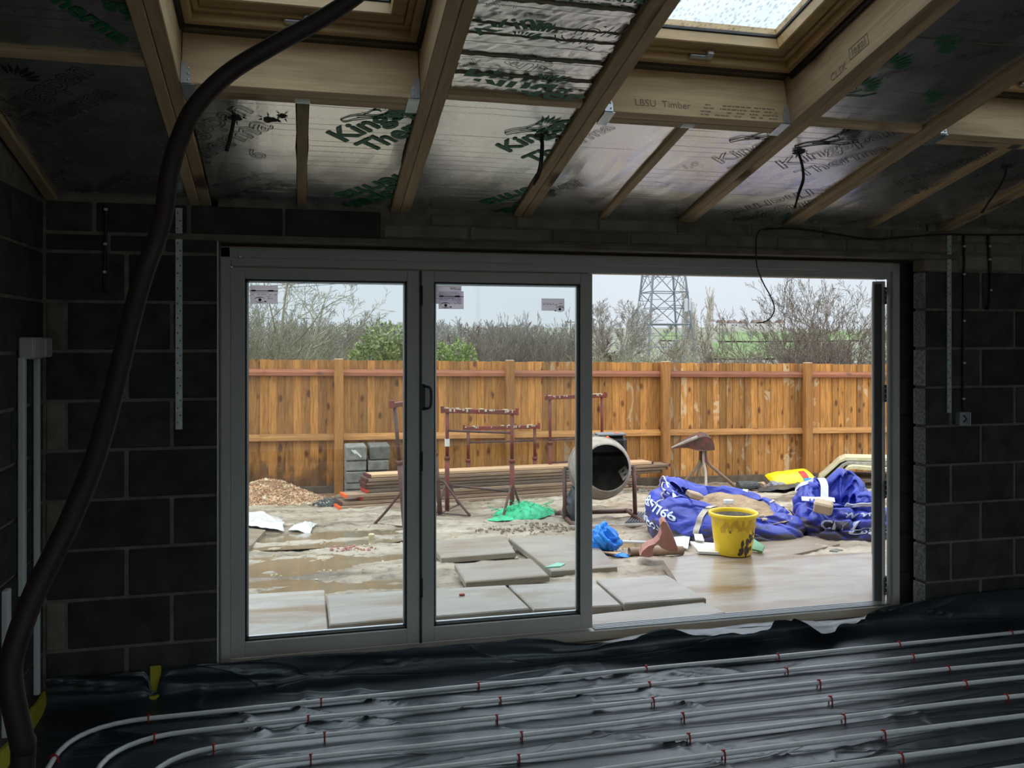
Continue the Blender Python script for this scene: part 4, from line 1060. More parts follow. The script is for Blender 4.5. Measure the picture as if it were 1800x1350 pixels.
# ------------------------------------------------------------------ paving slabs
def slab(label, quad, top, mat='slab', thick=.045, group=None):
    P = [on_z(a, b_, top) for a, b_ in quad]; c = sum(P, Vector()) / len(P); o = Vector((c.x, c.y, top - thick)); n = len(P)
    inner = [p + (c - p).normalized() * .012 for p in P]
    m = MB(); vs = [p - o - Vector((0, 0, thick)) for p in P] + [p - o - Vector((0, 0, .007)) for p in P] + [p - o for p in inner]
    fs = [tuple(range(n))[::-1], tuple(2 * n + i for i in range(n))]
    for i in range(n):
        j = (i + 1) % n; fs += [(i, j, n + j, n + i), (n + i, n + j, 2 * n + j, 2 * n + i)]
    tag(m.add(vs, fs).build('paving_slab', MAT[mat], loc=o), label, 'paving slab', group)
TZ = .075
slab('stained paving slab at bottom left, brown patch on it', [(330, 1050), (571, 1036), (579, 1122), (330, 1160)], TZ - .02, 'slab_stained')
slab('pale raised paving slab behind the left leaf, right of the stained one', [(574, 1046), (727, 1036), (752, 1083), (579, 1098)], TZ + .012)
slab('paving slab with a red scrap behind the middle leaf', [(731, 1037), (889, 1028), (932, 1069), (757, 1084)], TZ)
slab('paving slab under the green offcut, ending in the open doorway', [(894, 1028), (1046, 1021), (1093, 1063), (938, 1071)], TZ)
slab('large clean paving slab just inside the open doorway view', [(1048, 1018), (1172, 1010), (1241, 1051), (1097, 1060)], TZ + .01)
slab('long narrow paving slab along the open threshold', [(1020, 1082), (1238, 1058), (1277, 1076), (1040, 1108)], TZ - .008)
slab('loose muddy slab lying alone in the middle of the yard', [(799, 991), (934, 981), (966, 1011), (819, 1023)], .065, 'slab_dark')
slab('far muddy slab nearest the red trestle feet', [(752, 951), (890, 942), (906, 970), (776, 980)], -.005, 'slab_dark')
slab('long muddy slab behind the right stile of the middle leaf', [(894, 945), (1030, 938), (1085, 995), (969, 1003)], .01, 'slab_dark')
wet = [on_z(a, b_, .042) for a, b_ in ((1182, 1009), (1165, 984), (1260, 966), (1420, 976), (1640, 965), (1900, 1000))] + [Vector((8.5, .37, .042)), Vector((2.3, .37, .042))]
c = sum(wet, Vector()) / len(wet); o = Vector((c.x, c.y, 0))
tag(MB().prism([p - o for p in wet], .06).build('concrete_pad', MAT['wetslab'], loc=o), 'wet brown concrete pad under the yellow bucket, shining', 'concrete pad')

# ------------------------------------------------------------------ fence
fe = thing('fence', 'orange brown closeboard timber fence across the back of the yard', 'fence', (.52, 7.5, -.42))
FO = Vector((.52, 7.5, -.42))
def ftop(x): return 1.404 - .0137 * (x + .7)
def fbase(x): return float(G(x, 7.5))
bw = .130; h = 1.80
def wedge_mesh(mat):
    m = MB(); x0, x1 = -bw / 2, bw / 2
    m.add([(x0, 0, 0), (x1, .012, 0), (x1, .019, 0), (x0, .019, 0), (x0, 0, h), (x1, .012, h), (x1, .019, h), (x0, .019, h)],
          [(0, 1, 5, 4), (1, 2, 6, 5), (2, 3, 7, 6), (3, 0, 4, 7), (4, 5, 6, 7), (3, 2, 1, 0)])
    return m.mesh('board', MAT[mat])
WM = {k: wedge_mesh(k) for k in ('fence', 'fence_worn', 'fence_damp')}
rf = random.Random(5); x = -4.3; i = 0
while x < 12.4:
    r = rf.random(); k = 'fence'
    if x < 1.6: k = 'fence_damp' if r < .9 else 'fence'
    elif x > 3.2: k = 'fence_worn' if r < .38 else 'fence'
    ob = inst('board', WM[k], fe, Vector((x, 7.5 + rf.uniform(-.003, .003) + (.004 if i % 2 else 0), ftop(x) - h + rf.uniform(-.006, .006))) - FO, (0, rf.uniform(-.006, .006), 0))
    x += rf.uniform(.102, .112); i += 1
posts = [.52 + 2.342 * k for k in range(-2, 6)]
pm = MB().box((0, 0, .92), (.118, .10, 1.84), ch=.006, mi=0).box((0, 0, 1.8415), (.108, .09, .003), mi=1).mesh('post', [MAT['post'], MAT['endgrain']])
for x in posts: inst('post', pm, fe, Vector((x, 7.40, ftop(x) + .02 - 1.84)) - FO)
def rail_mesh(w, mat): return MB().add([(-w / 2, -.05, .045), (w / 2, -.05, .045), (w / 2, 0, .085), (-w / 2, 0, .085), (-w / 2, -.058, .0), (w / 2, -.058, 0), (w / 2, 0, -.01), (-w / 2, 0, -.01)], [(0, 1, 2, 3), (4, 5, 1, 0), (7, 6, 5, 4), (0, 3, 7, 4), (1, 5, 6, 2), (3, 2, 6, 7)]).mesh('rail', MAT[mat])
for a, b_ in zip(posts, posts[1:]):
    xm = (a + b_) / 2; w = b_ - a - .112
    inst('rail', rail_mesh(w, 'rail_red'), fe, Vector((xm, 7.492, ftop(xm) - .205)) - FO, (0, .0137, 0))
    inst('rail', rail_mesh(w, 'rail'), fe, Vector((xm, 7.492, ftop(xm) - 1.065)) - FO, (0, .0137, 0))
    inst('gravel_board', MB().box((0, 0, 0), (w, .025, .22), ch=.003).mesh('gravel_board', MAT['kerb']), fe, Vector((xm, 7.47, fbase(xm) + .02)) - FO, (0, .0137, 0))

# ------------------------------------------------------------------ things on the ground
def at(px, py, lift=0):
    p = gnd(px, py); return Vector((p.x, p.y, float(gh(p.x, p.y)) + lift))
def stones(m, pts, r0, r1, rr, mi=0):
    for p in pts:
        r = rr.uniform(r0, r1); a, b_, c_ = (r * rr.uniform(.7, 1.3) for _ in range(3)); Rm = Euler((rr.uniform(0, 6), rr.uniform(0, 6), rr.uniform(0, 6))).to_matrix()
        vs = [p + Rm @ Vector(q) for q in ((a, 0, 0), (-a, 0, 0), (0, b_, 0), (0, -b_, 0), (0, 0, c_), (0, 0, -c_))]
        m.add(vs, [(0, 2, 4), (2, 1, 4), (1, 3, 4), (3, 0, 4), (2, 0, 5), (1, 2, 5), (3, 1, 5), (0, 3, 5)], mi)
# gravel heap
g0 = at(462, 884); rr = random.Random(3)
gp = thing('gravel_heap', 'heap of orange ballast stones against the fence at far left', 'gravel heap', (g0.x, g0.y, float(G(g0.x, g0.y)) - .02))
def heap_h(x, y):
    d = math.sqrt((x / .80) ** 2 + (y / .62) ** 2); d2 = math.sqrt(((x - .22) / .42) ** 2 + (y / .4) ** 2)
    return max(.29 * max(0, 1 - d) ** .85 + .05 * math.exp(-d2 * d2 * 3), 0) + .05 * float(fbm(x * 4, y * 4, 9, 3)) * max(0, 1 - d)
m = MB(); n = 44
m.grid([((i / (n - 1) * 2 - 1) * .9, (j / (n - 1) * 2 - 1) * .8, heap_h((i / (n - 1) * 2 - 1) * .9, (j / (n - 1) * 2 - 1) * .8)) for i in range(n) for j in range(n)], n, n)
m.build('heap_core', MAT['gravel'], gp, smooth=True)
m = MB(); P = []
while len(P) < 3200:
    x, y = rr.uniform(-.9, .9), rr.uniform(-.7, .5); d = math.sqrt((x / .8) ** 2 + (y / .62) ** 2)
    if d < 1.0 or rr.random() < .03: P.append(Vector((x, y, heap_h(x, y) + .004)))
stones(m, P[:2800], .009, .022, rr, 0); stones(m, P[2800:], .010, .026, rr, 1)
tag(m.build('ballast_stones', [MAT['pebble'], MAT['pebble_pale']], gp, fix=False), kind='stuff')
# dark rubble by the board stack, loose clods and stones
def rubble(label, px, py, rx, ry, n, r0, r1, mat, sd):
    c = at(px, py); rr = random.Random(sd); m = MB(); P = []
    for _ in range(n):
        an, q = rr.uniform(0, 6.28), rr.random() ** .6; x, y = rx * q * math.cos(an), ry * q * math.sin(an); P.append(Vector((x, y, float(gh(c.x + x, c.y + y)) - c.z + .004)))
    stones(m, P, r0, r1, rr); tag(m.build('rubble', MAT[mat], loc=c, fix=False), label, 'rubble', kind='stuff')
rubble('dark stones heaped left of the scaffold boards', 585, 888, .22, .35, 160, .015, .04, 'cblock_dark', 1)
rubble('scattered dark clods in front of the green netting', 935, 932, .55, .3, 110, .008, .024, 'clod', 2)
rubble('orange stone chips on the mud', 620, 965, .22, .10, 40, .008, .02, 'terracotta', 3)
rubble('loose pebbles scattered over the muddy yard', 760, 960, 2.0, 1.4, 260, .006, .016, 'pebble_pale', 4)
rubble('stones along the foot of the fence', 1250, 862, 1.8, .25, 170, .012, .035, 'cblock', 5)
rubble('pebbles at the foot of the gravel heap', 545, 888, .28, .2, 60, .010, .024, 'pebble_pale', 6)

# stack of scaffold boards
b0, b1 = gnd(592, 897), gnd(1150, 862); ang = math.atan2(b1.y - b0.y, b1.x - b0.x)
bd = Vector((math.cos(ang), math.sin(ang), 0)); bn = Vector((-bd.y, bd.x, 0))
base = b0 + bn * .14
BD = [('scaffold', 4.18, .02, -.05), ('scaffold', 4.05, .05, 0), ('scaffold', 3.9, .30, .02), ('scaffold', 4.1, .10, -.02), ('scaffold', 3.9, .36, 0), ('scaffold', 4.3, .36, .03), ('scaffold', 4.4, .34, .01), ('scaffold', 4.42, .36, 0), ('scaffold_pale', 4.1, .40, .02)]
lab = ['bottom', 'second from bottom', 'third from bottom', 'fourth from bottom', 'middle', 'fourth from top', 'third from top', 'second from top', 'topmost pale']
zz = float(gh(base.x, base.y)) - .01
for i, (mt, L_, st, off_) in enumerate(BD):
    slope = (float(G(b1.x, b1.y)) - float(G(b0.x, b0.y))) / (b1 - b0).length * .9
    c = base + bd * (st + L_ / 2) + bn * off_
    t = thing('scaffold_board', ('%s scaffold board of the long stack by the fence' % lab[i]), 'scaffold board', (c.x, c.y, zz + slope * (st + L_ / 2)), ang, 'scaffold boards stacked by the fence')
    t.rotation_euler = (0, -math.atan(slope), ang)
    MB().box((0, 0, .019), (L_, .225, .037), ch=.004).build('plank', MAT[mt], t)
    MB().box((-L_ / 2 + .012, 0, .019), (.03, .229, .039), ch=.002).build('end_band', MAT['orange' if i in (0, 3) else 'red_paint' if i in (2, 4) else 'brown_steel'], t)
    MB().box((L_ / 2 - .012, 0, .019), (.03, .229, .039), ch=.002).build('end_band', MAT['brown_steel'], t)
    zz += .043
# stack of concrete blocks behind the boards
cb0 = gnd(640, 868); k = 0; zb = float(gh(cb0.x, cb0.y + .2)); 
CBR = [('cblock', .12, 0), ('cblock', .06, 0), ('cblock', .09, 0), ('cblock_dark', .15, .0), ('cblock', .14, .01), ('cblock', .19, .03)]
nm = ['bottom', 'second', 'third', 'fourth', 'fifth', 'top']
for i, (mt, hh, o_) in enumerate(CBR):
    for j in (0, 1):
        w_ = .262
        t = thing('concrete_block', 'grey concrete block, %s %s of the stack behind the boards' % (nm[i] + (' row' if i else ' row'), 'left' if j == 0 else 'right'), 'block', (on_y(607, 800, 6.85).x + .133 + j * .272 + o_ * (j), 6.85 + R.uniform(-.012, .012), zb), 0, 'concrete blocks stacked by the fence')
        MB().box((0, .16, hh / 2), (w_, .40, hh - .012), ch=.012).build('block_body', MAT['cblock_dark' if (i == 3 and j == 1) else mt if mt != 'cblock_dark' else 'cblock'], t)
        if i == 5 and j == 0: MB().box((.02, -.0415, hh * .5), (.13, .004, .02), (0, .8, 0)).box((-.03, -.0415, hh * .62), (.07, .004, .018), (0, .8, 0)).build('paint_streak', MAT['plaster'], t)
    zb += hh - .004

# builders' trestles
def trestle(label, p0, p1, H, beam=.70, post_mat='red_steel', splash=True, bars=(.42, 1.0), foot=.36, lean=0.0, inner=0.55, tape=False, beam_z=.05, ft=True):
    p0, p1 = Vector(p0), Vector(p1); d = p1 - p0; L = d.xy.length; an = math.atan2(d.y, d.x)
    t = thing('builders_trestle', label, 'trestle', ((p0.x + p1.x) / 2, (p0.y + p1.y) / 2, (p0.z + p1.z) / 2), an)
    for sx in (-1, 1):
        x = sx * L / 2; ln = Vector((0, lean, 0))
        MB().tube([(x, 0, 0), (x, lean * inner, H * inner)], .026, 10).build('upright', MAT['brown_steel' if post_mat == 'brown_steel' else 'red_steel'], t, smooth=True)
        MB().tube([(x, lean * inner * .95, H * inner * .95), (x, lean, H)], .020, 10).tube([(x, lean * inner * .96, H * inner - .03), (x, lean * inner, H * inner + .01)], .033, 10).build('inner_post', MAT[post_mat], t, smooth=True)
        if ft:
            for sy in (-1, 1):
                MB().tube(spline([(x, sy * .02, H * .30), (x, sy * .07, H * .27), (x, sy * foot * .6, H * .13), (x, sy * foot, .01)], 4), .014, 8).build('foot', MAT['brown_steel'], t, smooth=True)
            MB().tube([(x, -foot, .012), (x, foot, .012)], .008, 6).build('foot_tie', MAT['brown_steel'], t)
    for z in bars:
        MB().tube([(-L / 2, lean * z / H * .5, z * 1.0), (L / 2, lean * z / H * .5, z - .03 * (z < .5))], .013, 8).build('cross_bar', MAT['brown_steel'], t, smooth=True)
    m = MB().box((0, lean, H + beam_z / 2), (max(beam, L + .14), .05, beam_z), ch=.005)
    for sx in (-1, 1): m.box((sx * (max(beam, L + .14) / 2 - .012), lean, H + beam_z * .7), (.022, .055, beam_z + .03), ch=.004)
    m.build('top_beam', MAT['red_steel'], t)
    if splash:
        m = MB(); rr = random.Random(int(H * 1000)); B = max(beam, L + .14)
        for _ in range(16):
            x = rr.uniform(-B / 2 + .03, B / 2 - .04); l = rr.uniform(.01, .035); m.box((x, lean - .027, H + beam_z - l / 2), (rr.uniform(.006, .03), .004, l), ch=.001)
        for _ in range(6): m.box((rr.uniform(-B / 2 + .03, B / 2 - .04), lean, H + beam_z + .003), (rr.uniform(.03, .10), .04, .006), ch=.002)
        m.build('mortar_splash', MAT['mortar_splash'], t)
    if tape: MB().tube([(-L / 2, lean * .9, H * .66), (-L / 2, lean, H * .735)], .0275, 10).build('white_tape', MAT['plaster'], t)
    return t
a, b_ = at(786, 903), at(900, 907); trestle('rusty red trestle with mortar crusted beam behind the middle leaf', a, b_, 1.10, bars=(.29, .90), tape=True)
a, b_ = gnd(823, 868), gnd(941, 868)
trestle('lower red trestle half hidden behind the mortar crusted one', Vector((on_y(823, 850, 6.9).x, 6.9, float(gh(2.4, 6.9)))), Vector((on_y(940, 850, 6.9).x, 6.9, float(gh(3.4, 6.9)))), .86, bars=(.34, .70), foot=.16)
trestle('taller red trestle partly hidden by the middle leaf right stile', Vector((on_y(967, 850, 6.75).x, 6.75, float(gh(3.5, 6.75)))), Vector((on_y(1058, 850, 6.95).x, 6.95, float(gh(4.2, 6.9)))), 1.26, bars=(.42, .72), foot=.14)
a, b_ = at(712, 926), at(774, 909); trestle('red trestle seen nearly edge-on behind the left leaf right stile', a, b_, 1.21, beam=.5, bars=(.4,), foot=.36, lean=.12, post_mat='brown_steel', splash=False)

# cement mixer
mx0 = at(1072, 915)
mxr = thing('cement_mixer', 'crusted grey cement mixer with black motor box, half behind the middle leaf', 'cement mixer', (mx0.x, mx0.y, mx0.z))
pc = at_depth(1066, 822, 8.65) - mx0
view = Vector((-ray(1066, 822)[0], -ray(1066, 822)[1], 0)).normalized()
axis = (view * 1.0 + Vector((.25, 0, 0)) + Vector((0, 0, .14))).normalized()
Q = Vector((0, 0, 1)).rotation_difference(axis).to_matrix().to_4x4()
T0 = Matrix.Translation(pc) @ Q
prof = [(.0, -.66), (.12, -.66), (.20, -.62), (.27, -.52), (.315, -.40), (.322, -.30), (.306, -.18), (.272, -.07), (.246, .0), (.242, .012), (.229, .012)]
MB().lathe(prof, 44, T0).build('drum', MAT['mixer'], mxr, smooth=True)
MB().lathe([(.229, .012), (.228, .0), (.262, -.08), (.296, -.19), (.308, -.30), (.298, -.40), (.25, -.5), (.0, -.6)], 44, T0).build('drum_lining', MAT['mixer_in'], mxr, smooth=True, fix=False)
MB().lathe([(.322, -.325), (.331, -.32), (.331, -.29), (.322, -.285)], 44, T0).build('drum_band', MAT['mixer'], mxr)
for an in (-.35, 2.2):
    m = MB(); 
    Tb = T0 @ Matrix.Rotation(an, 4, 'Z') @ Matrix.Translation((.246, 0, -.20)) @ Matrix.Rotation(.35, 4, 'X') @ Matrix.Rotation(math.radians(55), 4, 'Z')
    bm_ = MB().box((0, 0, 0), (.10, .014, .27), ch=.004); m.add([Tb @ Vector(v) for v in bm_.v], bm_.f)
    m2 = MB()
    for q in (-.05, .06):
        c_ = MB().lathe([(0, 0), (.020, 0), (.020, .022), (0, .022)], 10); m2.add([Tb @ Matrix.Translation((0, .011, q)) @ Matrix.Rotation(math.pi / 2, 4, 'X') @ Vector(v) for v in c_.v], c_.f)
    o = m.build('mixing_blade', MAT['mixer'], mxr); m2.build('blade_bolt', MAT['dark_in'], o)
hz = pc.z
dn = Vector((axis.x, axis.y, 0)).normalized(); sd_ = Vector((-dn.y, dn.x, 0))
bk = pc - axis * .30
mm = MB().box((0, 0, 0), (.44, .20, .22), ch=.05); Rm = Matrix.Translation(pc - dn * .42 + Vector((.10, 0, .17))) @ Matrix.Rotation(math.atan2(sd_.y, sd_.x), 4, 'Z')
MB().add([Rm @ Vector(v) for v in mm.v], mm.f).build('motor_housing', MAT['black'], mxr)
mm = MB().box((0, 0, 0), (.30, .21, .02), ch=.006)
MB().add([Rm @ (Vector(v) + Vector((.05, 0, .118))) for v in mm.v], mm.f).build('housing_lid', MAT['grate'], mxr)
mm = MB().box((-.02, -.115, .05), (.07, .05, .05), ch=.012).box((-.01, -.125, .09), (.03, .03, .04), ch=.008).box((.12, -.02, .13), (.05, .04, .012), ch=.004)
MB().add([Rm @ Vector(v) for v in mm.v], mm.f).build('orange_switch', MAT['orange'], mxr)
leg = lambda p: Vector(p)
L1 = pc + sd_ * -.0
for sgn in (-1, 1):
    top = bk + sd_ * sgn * .37; MB().tube([top, Vector((top.x, top.y, .05)) + dn * .05], .022, 10).build('frame_leg', MAT['brown_steel'], mxr, smooth=True)
    MB().tube([top, bk + sd_ * sgn * .33], .018, 8).build('pivot', MAT['brown_steel'], mxr)
fl = dn * .16
for k in (0, 1):
    q = fl if k == 0 else -dn * .55
    MB().tube([pc * 1.0 + q + sd_ * -.42 - Vector((0, 0, hz - .05)), pc + q + sd_ * .42 - Vector((0, 0, hz - .05))], .024, 10).build('ground_bar', MAT['mixer' if k == 0 else 'brown_steel'], mxr, smooth=True)
for sgn in (-1, 1):
    MB().tube([pc + fl + sd_ * sgn * .36 - Vector((0, 0, hz - .06)), pc - dn * .55 + sd_ * sgn * .36 - Vector((0, 0, hz - .06))], .02, 10).build('skid_bar', MAT['brown_steel'], mxr, smooth=True)
MB().tube([pc + fl * .4 + sd_ * -.20 - Vector((0, 0, hz - .05)), pc + fl * .1 + sd_ * -.20 - Vector((0, 0, .27))], .024, 10).build('front_strut', MAT['brown_steel'], mxr, smooth=True)
MB().tube([pc + fl * .4 + sd_ * -.20 - Vector((0, 0, hz - .055)), pc + fl * .4 + sd_ * -.20 - Vector((0, 0, hz - .10))], .030, 10).build('red_collar', MAT['red_steel'], mxr, smooth=True)

# mortar spot-board stand
s0_ = at(1238, 864)
ms = thing('mortar_stand', 'mud brown four-legged mortar stand with tilted tray behind the blue bag', 'mortar stand', s0_)
hd = at_depth(1236, 795, (s0_.y - CY) / ray(1236, 864)[1]) - s0_
for tx, ty, rr_ in ((1190, 862, .022), (1222, 858, .020), (1241, 873, .019), (1295, 860, .023)):
    f = at(tx, ty) - s0_; f.z = float(gh(s0_.x + f.x, s0_.y + f.y)) - s0_.z
    md = hd.lerp(f, .42) + Vector((-.02 * (1 if f.x > 0 else -1), 0, -.04)); MB().tube(spline([hd + Vector((f.x * .06, f.y * .06, .08)), hd.lerp(f, .12) + Vector((0, 0, -.06)), md, f], 5), rr_, 8).build('leg', MAT['mixer' if rr_ < .021 else 'tube'], ms, smooth=True)
MB().tube([hd + Vector((0, 0, -.12)), hd + Vector((0, 0, .10))], .032, 10).tube([hd + Vector((-.04, 0, -.10)), hd + Vector((-.04, 0, .1))], .02, 8).build('hub', MAT['brown_steel'], ms, smooth=True)
MB().tube([hd + Vector((.01, -.01, -.14)), hd + Vector((.015, -.01, -.06))], .034, 10).build('red_collar', MAT['red_steel'], ms)
tt = hd + Vector((0, 0, .10)); d0 = (s0_.y - CY) / ray(1236, 864)[1]
out = [(1181, 788), (1200, 777), (1221, 769), (1235, 765), (1246, 768), (1251, 777), (1253, 789), (1244, 790), (1226, 791), (1205, 786)]
P = [at_depth(a, b_, d0) - s0_ for a, b_ in out]; n = len(P); w_ = [.02, .10, .15, .17, .17, .16, .15, .16, .17, .10]
MB().add([p - Vector((.03, .13, 0)) * (w / .17) for p, w in zip(P, w_)] + [p + Vector((.05, .17, .03)) * (w / .17) for p, w in zip(P, w_)], [tuple(range(n)), tuple(range(2 * n - 1, n - 1, -1))] + [(i, (i + 1) % n, (i + 1) % n + n, i + n) for i in range(n)]).build('tray', MAT['brown_steel'], ms)
m = MB(); stones(m, [tt + Vector((random.uniform(-.06, .06), random.uniform(-.1, .1), .10 + random.uniform(0, .03))) for _ in range(26)], .015, .035, random.Random(2)); m.build('mortar_crumbs', MAT['kerb'], ms, fix=False)['kind'] = 'stuff'
MB().tube([at_depth(1180, 787, d0 - .16) - s0_, at_depth(1204, 777, d0 - .17) - s0_, at_depth(1226, 768, d0 - .17) - s0_], [.008, .022, .022], 8).build('rim_bar', MAT['mixer'], ms)

# ------------------------------------------------------------------ blue bulk bags
def sgn_pow(v, p): return np.sign(v) * np.abs(v) ** p
def bag_surface(a, b_, rim, rimr, wr, seed, slope=.22, nexp=.78):
    """rim(theta)->height, returns surf(theta, q): q 0 at the ground, 1 at the rim, >1 rolls over into the bag"""
    def surf(th, q, lift=0.0):
        th = np.asarray(th, float); q = np.asarray(q, float)
        cx, cy = sgn_pow(np.cos(th), nexp), sgn_pow(np.sin(th), nexp); hgt = rim(th)
        qo = np.clip(q, 0, 1); qi = np.clip(q - 1, 0, 1)
        rad = 1 + .09 * np.sin(np.pi * np.clip(qo * 1.25, 0, 1)) - slope * qo ** 1.8 - rimr * np.sin(np.clip(qi * 2.2, 0, np.pi / 2)) - .12 * qi
        z = hgt * (1 - (1 - qo) ** 1.35) + .035 * np.sin(np.clip(qi * 4, 0, np.pi)) - (hgt - .10) * np.clip(qi - .18, 0, 1) * 1.1
        u, w = th * 2.2, q * 1.6
        n1 = np.abs(fbm(np.cos(th) * 2.0 + w * .5 + 9, np.sin(th) * 2.0 + w * .7, seed, 2)); n2 = fbm(np.cos(th) * 3.6 + w * 1.4, np.sin(th) * 3.6 - w * 1.1, seed + 5, 3)
        n3 = np.abs(fbm(np.cos(th) * 1.6 + w * 1.6, np.sin(th) * 1.6 + 3 + w * 1.9, seed + 9, 2))
        dsp = wr * (-1.1 * np.exp(-(n1 / .045) ** 2) + .9 * n2 - .7 * np.exp(-(n3 / .05) ** 2)) * np.clip(q * 4, 0.15, 1)
        rad = rad + dsp / max(a, b_) + lift
        return a * rad * cx, b_ * rad * cy, np.maximum(z + dsp * .5 * np.clip(q * 2, 0, 1), .004)
    return surf
def bag_mesh(surf, nth=150, nq=64, qmax=1.9):
    th = np.linspace(0, 2 * np.pi, nth, endpoint=False); q = np.linspace(0, qmax, nq)
    T, Qq = np.meshgrid(th, q); x, y, z = surf(T, Qq)
    return MB().grid(np.stack([x.ravel(), y.ravel(), z.ravel()], 1).tolist(), nq, nth, wrap=True)
def per(pts):
    P = sorted(pts); P = [(P[-1][0] - 360, P[-1][1])] + P + [(P[0][0] + 360, P[0][1])]
    X = np.radians([p[0] for p in P]); Y = [p[1] for p in P]
    return lambda th: np.interp(np.mod(th, 2 * np.pi), X, Y)
def wrap_text(surf, body, th0, th1, q0, hq, slant=0.0, lift=.020, out=None):
    V, F = text_mesh(body, False, .02); w = V[:, 0].max() - V[:, 0].min()
    th = np.radians(th0 + (th1 - th0) * (V[:, 0] - V[:, 0].min()) / w + slant * V[:, 1]); q = q0 + hq * V[:, 1]
    x, y, z = surf(th, q, lift)
    return MB().add(np.stack([x, y, z], 1).tolist(), F)
def strap_on(surf, th, q0, q1, w=.045, lift=.022, curve=0.0, n=22):
    P = []
    for i in range(n):
        q = q0 + (q1 - q0) * i / (n - 1); x, y, z = surf(math.radians(th + curve * (i / (n - 1)) ** 2), q, lift); P.append(Vector((float(x), float(y), float(z) + .006)))
    an = math.radians(th); sd = Vector((-math.sin(an), math.cos(an), 0))
    return MB().ribbon(P, w, [sd] * n, .006)
f0 = gnd(1271, 942); BO = Vector((f0.x, f0.y, 0)); BO.z = float(G(BO.x, BO.y)) + .0
bag = thing('bulk_bag', 'big blue bulk bag slumped open over brown sand, left of the two', 'bulk bag', BO, math.radians(-12))
rim1 = per([(0, .27), (35, .30), (70, .36), (105, .40), (135, .49), (160, .50), (185, .44), (215, .40), (245, .36), (268, .28), (295, .235), (330, .235)])
S1 = bag_surface(.665, .55, rim1, .08, .034, 60, .19)
bag_mesh(S1, 170, 70).build('bag_body', MAT['blue_mud'], bag, smooth=True)
wrap_text(S1, '897766', 172, 222, .50, .22, -4).build('lettering', MAT['letter'], bag, fix=False)
wrap_text(S1, 'rals.co.uk', 160, 219, .22, .20, -4).build('lettering', MAT['letter'], bag, fix=False)
wrap_text(S1, 'CIV', 168, 214, .95, .35, 0, .016).build('lettering', MAT['letter'], bag, fix=False)
strap_on(S1, 243, .30, 1.35, .05, curve=16).build('strap', MAT['strap_dirty'], bag)
strap_on(S1, 190, .62, 1.15, .018, curve=-26).build('seam_tape', MAT['strap_dirty'], bag)
strap_on(S1, 288, .88, 1.5, .05, .03, curve=8).build('strap', MAT['strap_dirty'], bag)
strap_on(S1, 2, .15, 1.6, .055, .02, curve=14).build('strap', MAT['strap_dirty'], bag)
strap_on(S1, 60, .7, 1.7, .05, .03, curve=-14).build('strap', MAT['strap'], bag)
strap_on(S1, 150, .75, 1.25, .016, .03, curve=20).build('seam_tape', MAT['strap'], bag)
# a fold of the back wall flopped over towards the right
th = np.radians(np.linspace(95, 168, 30)); rows = []
for i in range(10):
    q = i / 9; x, y, z = S1(th, np.full_like(th, 1.0)); k = 1 - .30 * q
    rows.append(np.stack([x * k, y * k, z + .035 * math.sin(q * 2.4) - .10 * q * q + .02 * fbm(th * 5, th * 0 + q * 3, 71, 3)], 1))
MB().grid(np.concatenate(rows).tolist(), 10, 30).build('top_flap', MAT['blue'], bag, smooth=True)
sm = MB(); n = 60; vs = []
for i in range(26):
    for j in range(n):
        an = 2 * math.pi * j / n; r = i / 25; x, y = .60 * r * float(sgn_pow(np.cos(an), .8)), .47 * r * float(sgn_pow(np.sin(an), .8))
        z = .225 + .12 * math.exp(-(((x - .08) / .34) ** 2 + ((y - .15) / .28) ** 2)) + .05 * float(fbm(x * 6, y * 6, 91, 4)) + .03 * float(fbm(x * 18, y * 18, 92, 3)) + .05 * y; vs.append((x, y, z))
tag(sm.grid(vs, 26, n, wrap=True).build('sand', MAT['sand'], loc=BO, rot=(0, 0, math.radians(-12)), smooth=True), 'brown damp sand heaped in the left blue bulk bag', 'sand', kind='stuff')
def chunk(label, px, py, d, size, mat, rot, name='stone_chunk', cat='stone'):
    p = at_depth(px, py, d); tag(MB().box((0, 0, 0), size, ch=min(size) * .15).build(name, MAT[mat], loc=p, rot=rot), label, cat)
def on_sand(lx, ly, z):
    c_, s_ = math.cos(math.radians(-12)), math.sin(math.radians(-12)); return Vector((BO.x + lx * c_ - ly * s_, BO.y + lx * s_ + ly * c_, BO.z + z))
def chunk2(label, p, size, mat, rot, name, cat): tag(MB().box((0, 0, 0), size, ch=min(size) * .2).build(name, MAT[mat], loc=p, rot=rot), label, cat)
chunk2('flat pale stone half sunk in the sand at the bag front', on_sand(.10, -.26, .265), (.26, .15, .05), 'stone', (.12, .05, .2), 'stone_chunk', 'stone')
chunk2('broken pale stone on the sand at the back of the left bag', on_sand(-.22, .18, .34), (.15, .10, .06), 'stone', (.2, .3, .2), 'stone_chunk', 'stone')
chunk2('white plastic pipe stub lying on the sand', on_sand(.02, -.10, .33), (.10, .045, .045), 'plaster', (0, .1, .3), 'pipe_stub', 'pipe stub')

